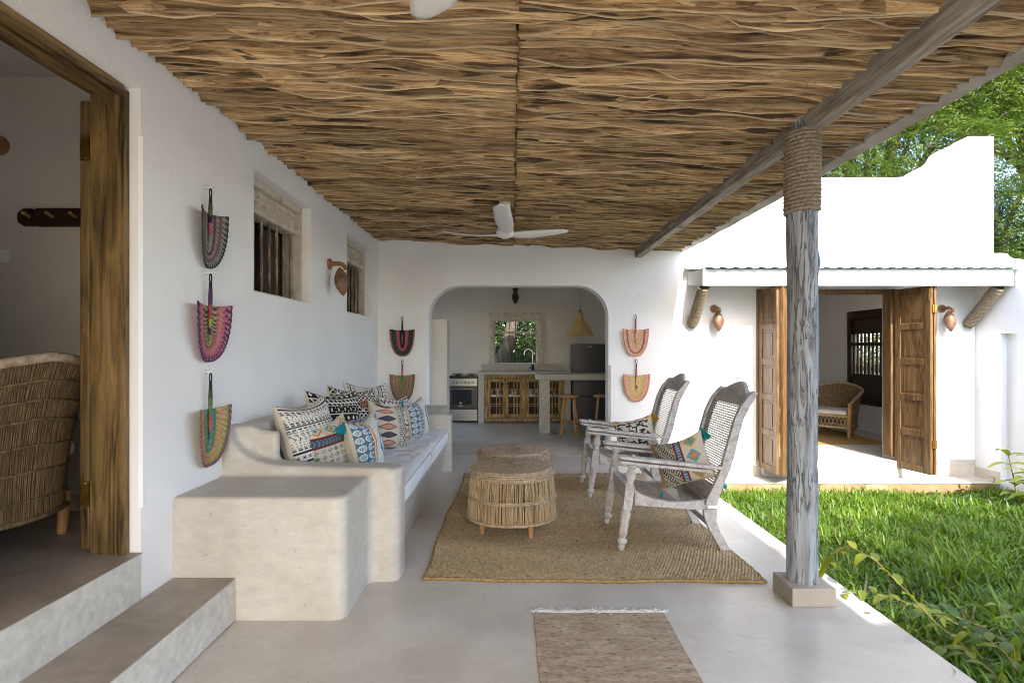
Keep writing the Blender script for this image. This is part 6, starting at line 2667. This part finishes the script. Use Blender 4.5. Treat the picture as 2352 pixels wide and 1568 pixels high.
def tree(name, label, foot, height, crown_c, crown_r, nclump, per, group, mat='neem', lsize=1.0, trunk_r=.22, lobes=9, tone=0.0, seed=1, branches=True):
    t = thing(name, foot, label, "tree", group)
    rr = random.Random(seed)
    foot = Vector(foot)
    cc = Vector(crown_c)
    mb = MB()
    split = foot.lerp(cc, 0.55)
    split.z = foot.z + (cc.z - foot.z) * .6
    pth = [foot + (split - foot) * (k / 6) + Vector((rr.uniform(-1, 1), rr.uniform(-1, 1), 0)) * .08 * (k > 0) for k in range(7)]
    mb.tube(pth, [trunk_r * (1.25 - .6 * k / 6) for k in range(7)], 10)
    cent = []
    for k in range(lobes):
        a_ = k * 2.399
        f = math.sqrt((k + .5) / lobes)
        e = Vector((math.cos(a_) * f * .72, math.sin(a_) * f * .72, rr.uniform(-.6, .75)))
        cent.append(Vector((cc.x + e.x * crown_r[0], cc.y + e.y * crown_r[1], cc.z + e.z * crown_r[2])))
    ends = []
    for c_ in cent:
        st0 = pth[rr.choice((4, 5, 6))]
        mid = st0.lerp(c_, .5) + Vector((rr.uniform(-.4, .4), rr.uniform(-.4, .4), rr.uniform(-.1, .5)))
        pl = [st0, st0.lerp(mid, .5) + Vector((0, 0, .12)), mid, mid.lerp(c_, .5), c_]
        mb.tube(pl, [trunk_r * .45, trunk_r * .36, trunk_r * .27, trunk_r * .17, trunk_r * .08], 7)
        for q in range(7):
            v = Vector((rr.gauss(0, 1), rr.gauss(0, 1), rr.gauss(0, .8))).normalized()
            e = c_ + Vector((v.x * crown_r[0], v.y * crown_r[1], v.z * crown_r[2])) * rr.uniform(.22, .5)
            m0 = c_.lerp(e, .5) + Vector((0, 0, .1))
            mb.tube([mid.lerp(c_, rr.uniform(.3, 1)), m0, e], [trunk_r * .10, trunk_r * .07, trunk_r * .03], 5)
            ends += [m0, e]
    mb.build("trunk", M['bark'], t, smooth=True)
    # leaf bunches around branch ends
    E = np.array([tuple(e) for e in ends])
    pick = E[RS.randint(0, len(E), nclump)] + RS.normal(0, 1, (nclump, 3)) * np.array(crown_r) * .13
    B = np.repeat(pick, per, 0) + RS.normal(0, .08, (nclump * per, 3)) * lsize
    D = unit(RS.normal(0, 1, (nclump * per, 3)) * np.array([1, 1, .55]) + np.array([0, 0, -.15]))
    n = len(B)
    V, F, C = pinnate(B, D, RS.uniform(.22, .42, n) * lsize, 12, .0095 * lsize, .085 * lsize, np.full(n, .45))
    C = np.clip(C * .8 + tone, 0, 1)
    me = np_mesh("crown", V - np.array(tuple(foot)), F, C)
    link("crown", me, M[mat], t)
    return t


GT = "leafy trees behind the houses"
tree("neem_tree", "large bright feathery tree rising behind the white gable", (8.2, 13.8, -0.7), 9, (8.9, 13.2, 6.9), (3.9, 3.0, 3.6), 1750, 8, GT, seed=3, tone=.15, lobes=18, lsize=1.35)
tree("neem_tree", "darker leafy tree at the right edge behind the return wall", (13.4, 15.6, -0.7), 9, (13.2, 15.4, 5.6), (3.4, 3.0, 3.6), 1200, 8, GT, seed=8, tone=-.05, lobes=15, lsize=1.35)
tree("neem_tree", "leafy tree crown at the upper right corner above the gable", (13.5, 13.5, -0.7), 12, (12.6, 13.6, 9.8), (3.9, 3.0, 3.0), 1300, 8, GT, seed=12, tone=.1, lobes=15, lsize=1.35)
# garden behind the kitchen window
tree("garden_tree", "thick pale trunked tree outside the kitchen window", (-0.62, 13.6, -0.7), 6, (0.6, 14.4, 4.8), (2.6, 1.8, 1.7), 420, 8, None, mat='bush', seed=5, trunk_r=.2, lobes=9, lsize=1.3)


def shrub(label, c, r, n, seed, mat='bush', lsize=1.0, tone=0.1, group="bushes outside the kitchen window"):
    t = thing("garden_bush", (c[0], c[1], -0.75), label, "bush", group)
    rs = np.random.RandomState(seed)
    m_ = MB()
    for k in range(9):
        a_ = k * .7
        e = Vector((c[0] + math.cos(a_) * r[0] * .6, c[1] + math.sin(a_) * r[1] * .6, c[2] + r[2] * .5 * math.sin(k)))
        b0 = Vector((c[0] + math.cos(a_) * .1, c[1] + math.sin(a_) * .1, -0.75))
        m_.tube([b0, b0.lerp(e, .5) + Vector((0, 0, .1)), e], [.03, .02, .008], 5)
    m_.build("stem", M['bark'], t, smooth=True)
    d = unit(rs.normal(0, 1, (n, 3)))
    B = np.array(c) + d * np.array(r) * (rs.rand(n, 1) ** .45)
    ld = unit(rs.normal(0, 1, (n, 3)) + np.array([0, -.4, -.2]))
    nn = unit(rs.normal(0, 1, (n, 3)))
    wv = unit(np.cross(nn, ld)) * (.022 * lsize)
    L_ = rs.uniform(.07, .13, (n, 1)) * lsize
    V = np.stack([B, B + ld * L_ * .45 + wv, B + ld * L_, B + ld * L_ * .45 - wv], 1).reshape(-1, 3)
    F = (np.arange(n) * 4)[:, None] + np.array([0, 1, 2, 3])
    C = np.repeat(np.clip(rs.rand(n) + tone, 0, 1), 4)
    V = V - np.array([c[0], c[1], -0.75])
    link("foliage", np_mesh("foliage", V, F, C), M[mat], t)


shrub("bush filling the left of the kitchen window view", (-0.9, 14.9, 1.6), (1.2, .8, 2.3), 7000, 31)
shrub("bush filling the middle of the kitchen window view", (0.35, 14.5, 1.3), (1.1, .8, 2.0), 7000, 32)
shrub("bush filling the right of the kitchen window view", (1.4, 15.3, 1.9), (1.3, 1.0, 2.6), 7000, 33)
shrub("tall hedge bush farther off outside the kitchen window, left", (-1.6, 19.5, 1.8), (2.4, 1.2, 3.0), 9000, 41, lsize=1.6, tone=-.1)
shrub("tall hedge bush farther off outside the kitchen window, right", (1.8, 19.8, 1.8), (2.4, 1.2, 3.0), 9000, 42, lsize=1.6, tone=-.1)
shrub("bush outside the dark window of the right room", (8.9, 13.2, 1.2), (.9, 1.4, 1.8), 2200, 34, group=None)


# ---- foreground trailing plants on the lawn
def trailing(label, pts, nleaf, seed, size=.10, tone=.5, group="trailing leafy plants at the lawn's near edge"):
    rr = random.Random(seed)
    pts = [PX(*p) for p in pts]
    root = Vector((pts[0].x, pts[0].y, lawn_z(pts[0].x, pts[0].y)))
    t = thing("trailing_plant", root, label, "plant", group)
    P = [root] + pts if (pts[0] - root).length > .03 else pts
    fine = []
    for k in range(len(P) - 1):
        for q in range(5):
            fine.append(P[k].lerp(P[k + 1], q / 5))
    fine.append(P[-1])
    m_ = MB()
    m_.tube(fine, [.0042 * (1 - .6 * k / len(fine)) for k in range(len(fine))], 6)
    m_.build("stem", M['twig'], t, smooth=True)
    for k in range(nleaf):
        f = (k + .6) / nleaf
        q = f * (len(fine) - 1)
        i = min(int(q), len(fine) - 2)
        p = fine[i].lerp(fine[i + 1], q - i)
        tg = (fine[i + 1] - fine[i]).normalized()
        s_ = tg.cross(Vector((0, 0, 1))).normalized() * (1 if k % 2 else -1)
        d = (s_ * rr.uniform(.5, 1) + tg * rr.uniform(.2, .8) + Vector((0, 0, rr.uniform(-.2, .45)))).normalized()
        ln_ = size * rr.uniform(.7, 1.25)
        lm = MB()
        leaf(lm, p, d, ln_, ln_ * rr.uniform(.38, .5), rr.uniform(.15, .6), min(1, max(0, tone + rr.gauss(0, .25))), n=6, fold=.3)
        lm.build("leaf", M['vine'], t, smooth=True)
    return t


trailing("long arching pale leafed shoot beside the post's plinth", [(2235, 1500, 2.75), (2150, 1430, 2.9), (2075, 1350, 3.0), (2010, 1285, 3.1), (1950, 1252, 3.2), (1915, 1275, 3.3), (1895, 1310, 3.35)], 17, 1, .095, .75)
trailing("pale leafed shoot lying along the slab edge", [(2215, 1440, 3.1), (2140, 1405, 3.1), (2060, 1375, 3.15), (1985, 1355, 3.25), (1930, 1365, 3.25)], 13, 2, .10, .7)
trailing("leafy shoot with grey-green leaves low on the lawn", [(2330, 1490, 2.75), (2260, 1440, 2.85), (2180, 1410, 2.95), (2120, 1400, 3.05)], 11, 3, .11, .3)
trailing("dark leafed shoot at the frame's lower right corner", [(2350, 1560, 2.55), (2310, 1500, 2.6), (2260, 1460, 2.7), (2215, 1450, 2.75)], 11, 4, .10, .25)
trailing("leafy shoot rising at the right frame edge", [(2400, 1530, 2.7), (2350, 1450, 2.8), (2310, 1400, 2.9), (2270, 1380, 3.0)], 10, 5, .10, .2)
trailing("leafy shoot crossing the shaded lawn", [(2300, 1560, 2.5), (2250, 1520, 2.6), (2190, 1490, 2.7), (2140, 1480, 2.75)], 10, 6, .09, .4)


# ---- broad leaved ginger plant by the return wall
gp = thing("ginger_plant", (5.80, 6.25, lawn_z(5.80, 6.25)), "ginger-like plant with long glossy leaves at the right edge by the niche", "plant")
gl0 = lawn_z(5.80, 6.25)
for (dx, dy, h_, lx) in ((-.06, 0, .72, -.20), (.05, .08, .62, .1), (.0, -.1, .5, -.12)):
    b0 = Vector((5.80 + dx, 6.25 + dy, gl0))
    e = b0 + Vector((lx, -.05, h_))
    m_ = MB()
    pl = [b0.lerp(e, k / 6) + Vector((0, 0, .04 * math.sin(math.pi * k / 6))) for k in range(7)]
    m_.tube(pl, [.011, .010, .009, .008, .007, .006, .005], 7)
    m_.build("stem", M['twig'], gp, smooth=True)
    for k in range(9):
        p = pl[min(6, 1 + int(k * .62))]
        a_ = R(180 * (k % 2) + rnd.uniform(-30, 30))
        d = Vector((math.cos(a_), .25 * math.sin(a_ * 3) - .2, rnd.uniform(.25, .9)))
        lm = MB()
        leaf(lm, p, d, rnd.uniform(.26, .40), .085, .45, rnd.uniform(.2, .7), n=7, fold=.25)
        lm.build("leaf", M['vine'], gp, smooth=True)
for (x_, y_, s_) in ((3.9, 7.03, .12), (6.1, 7.0, .16), (5.75, 7.0, .1)):
    wd_ = thing("weed_seedling", (x_, y_, lawn_z(x_, y_)), {3.9: "feathery weed seedling under the porch step behind the post", 6.1: "thin weed seedling in the porch corner", 5.75: "small weed by the porch near its shadowed corner"}[x_], "plant")
    z0 = lawn_z(x_, y_)
    m_ = MB()
    m_.tube([(x_, y_, z0), (x_ + .01, y_, z0 + s_), (x_, y_ - .01, z0 + s_ * 1.5)], .003, 5)
    m_.build("stem", M['vine'] if False else M['twig'], wd_)
    for k in range(7):
        lm = MB()
        a_ = k * 2.4
        leaf(lm, (x_, y_, z0 + s_ * (.6 + .13 * k)), (math.cos(a_), math.sin(a_) * .6, .3), .07, .03, .2, .6, n=4)
        lm.build("leaf", M['vine'], wd_)

# fallen leaf on the slab
fl_ = thing("fallen_leaf", (1.94, 3.02, 0.004), "tiny dry fallen leaf on the slab beside the plinth", "leaf")
lm = MB()
leaf(lm, (1.93, 3.03, 0.005), (1, -.3, 0), .035, .018, 0, 1, n=4)
lm.build("blade", M['twig'], fl_)

# ------------------------------------------------------------------ what stands behind the viewer and shades the near lawn
ob = thing("garden_house", (6.0, -4.0, -0.7), "plain white garden house behind the viewer across the lawn", "house")
m_ = MB()
m_.box(2.45, 10.5, -5.2, -2.2, -0.7, 4.15)
m_.build("wall", M['plaster'], ob)
tree("shade_tree", "tree behind the viewer dappling the near lawn with shade", (6.5, -6.5, -0.7), 7, (5.6, -3.5, 5.75), (3.2, 1.3, 0.8), 360, 8, None, seed=17, lobes=12, lsize=1.3)
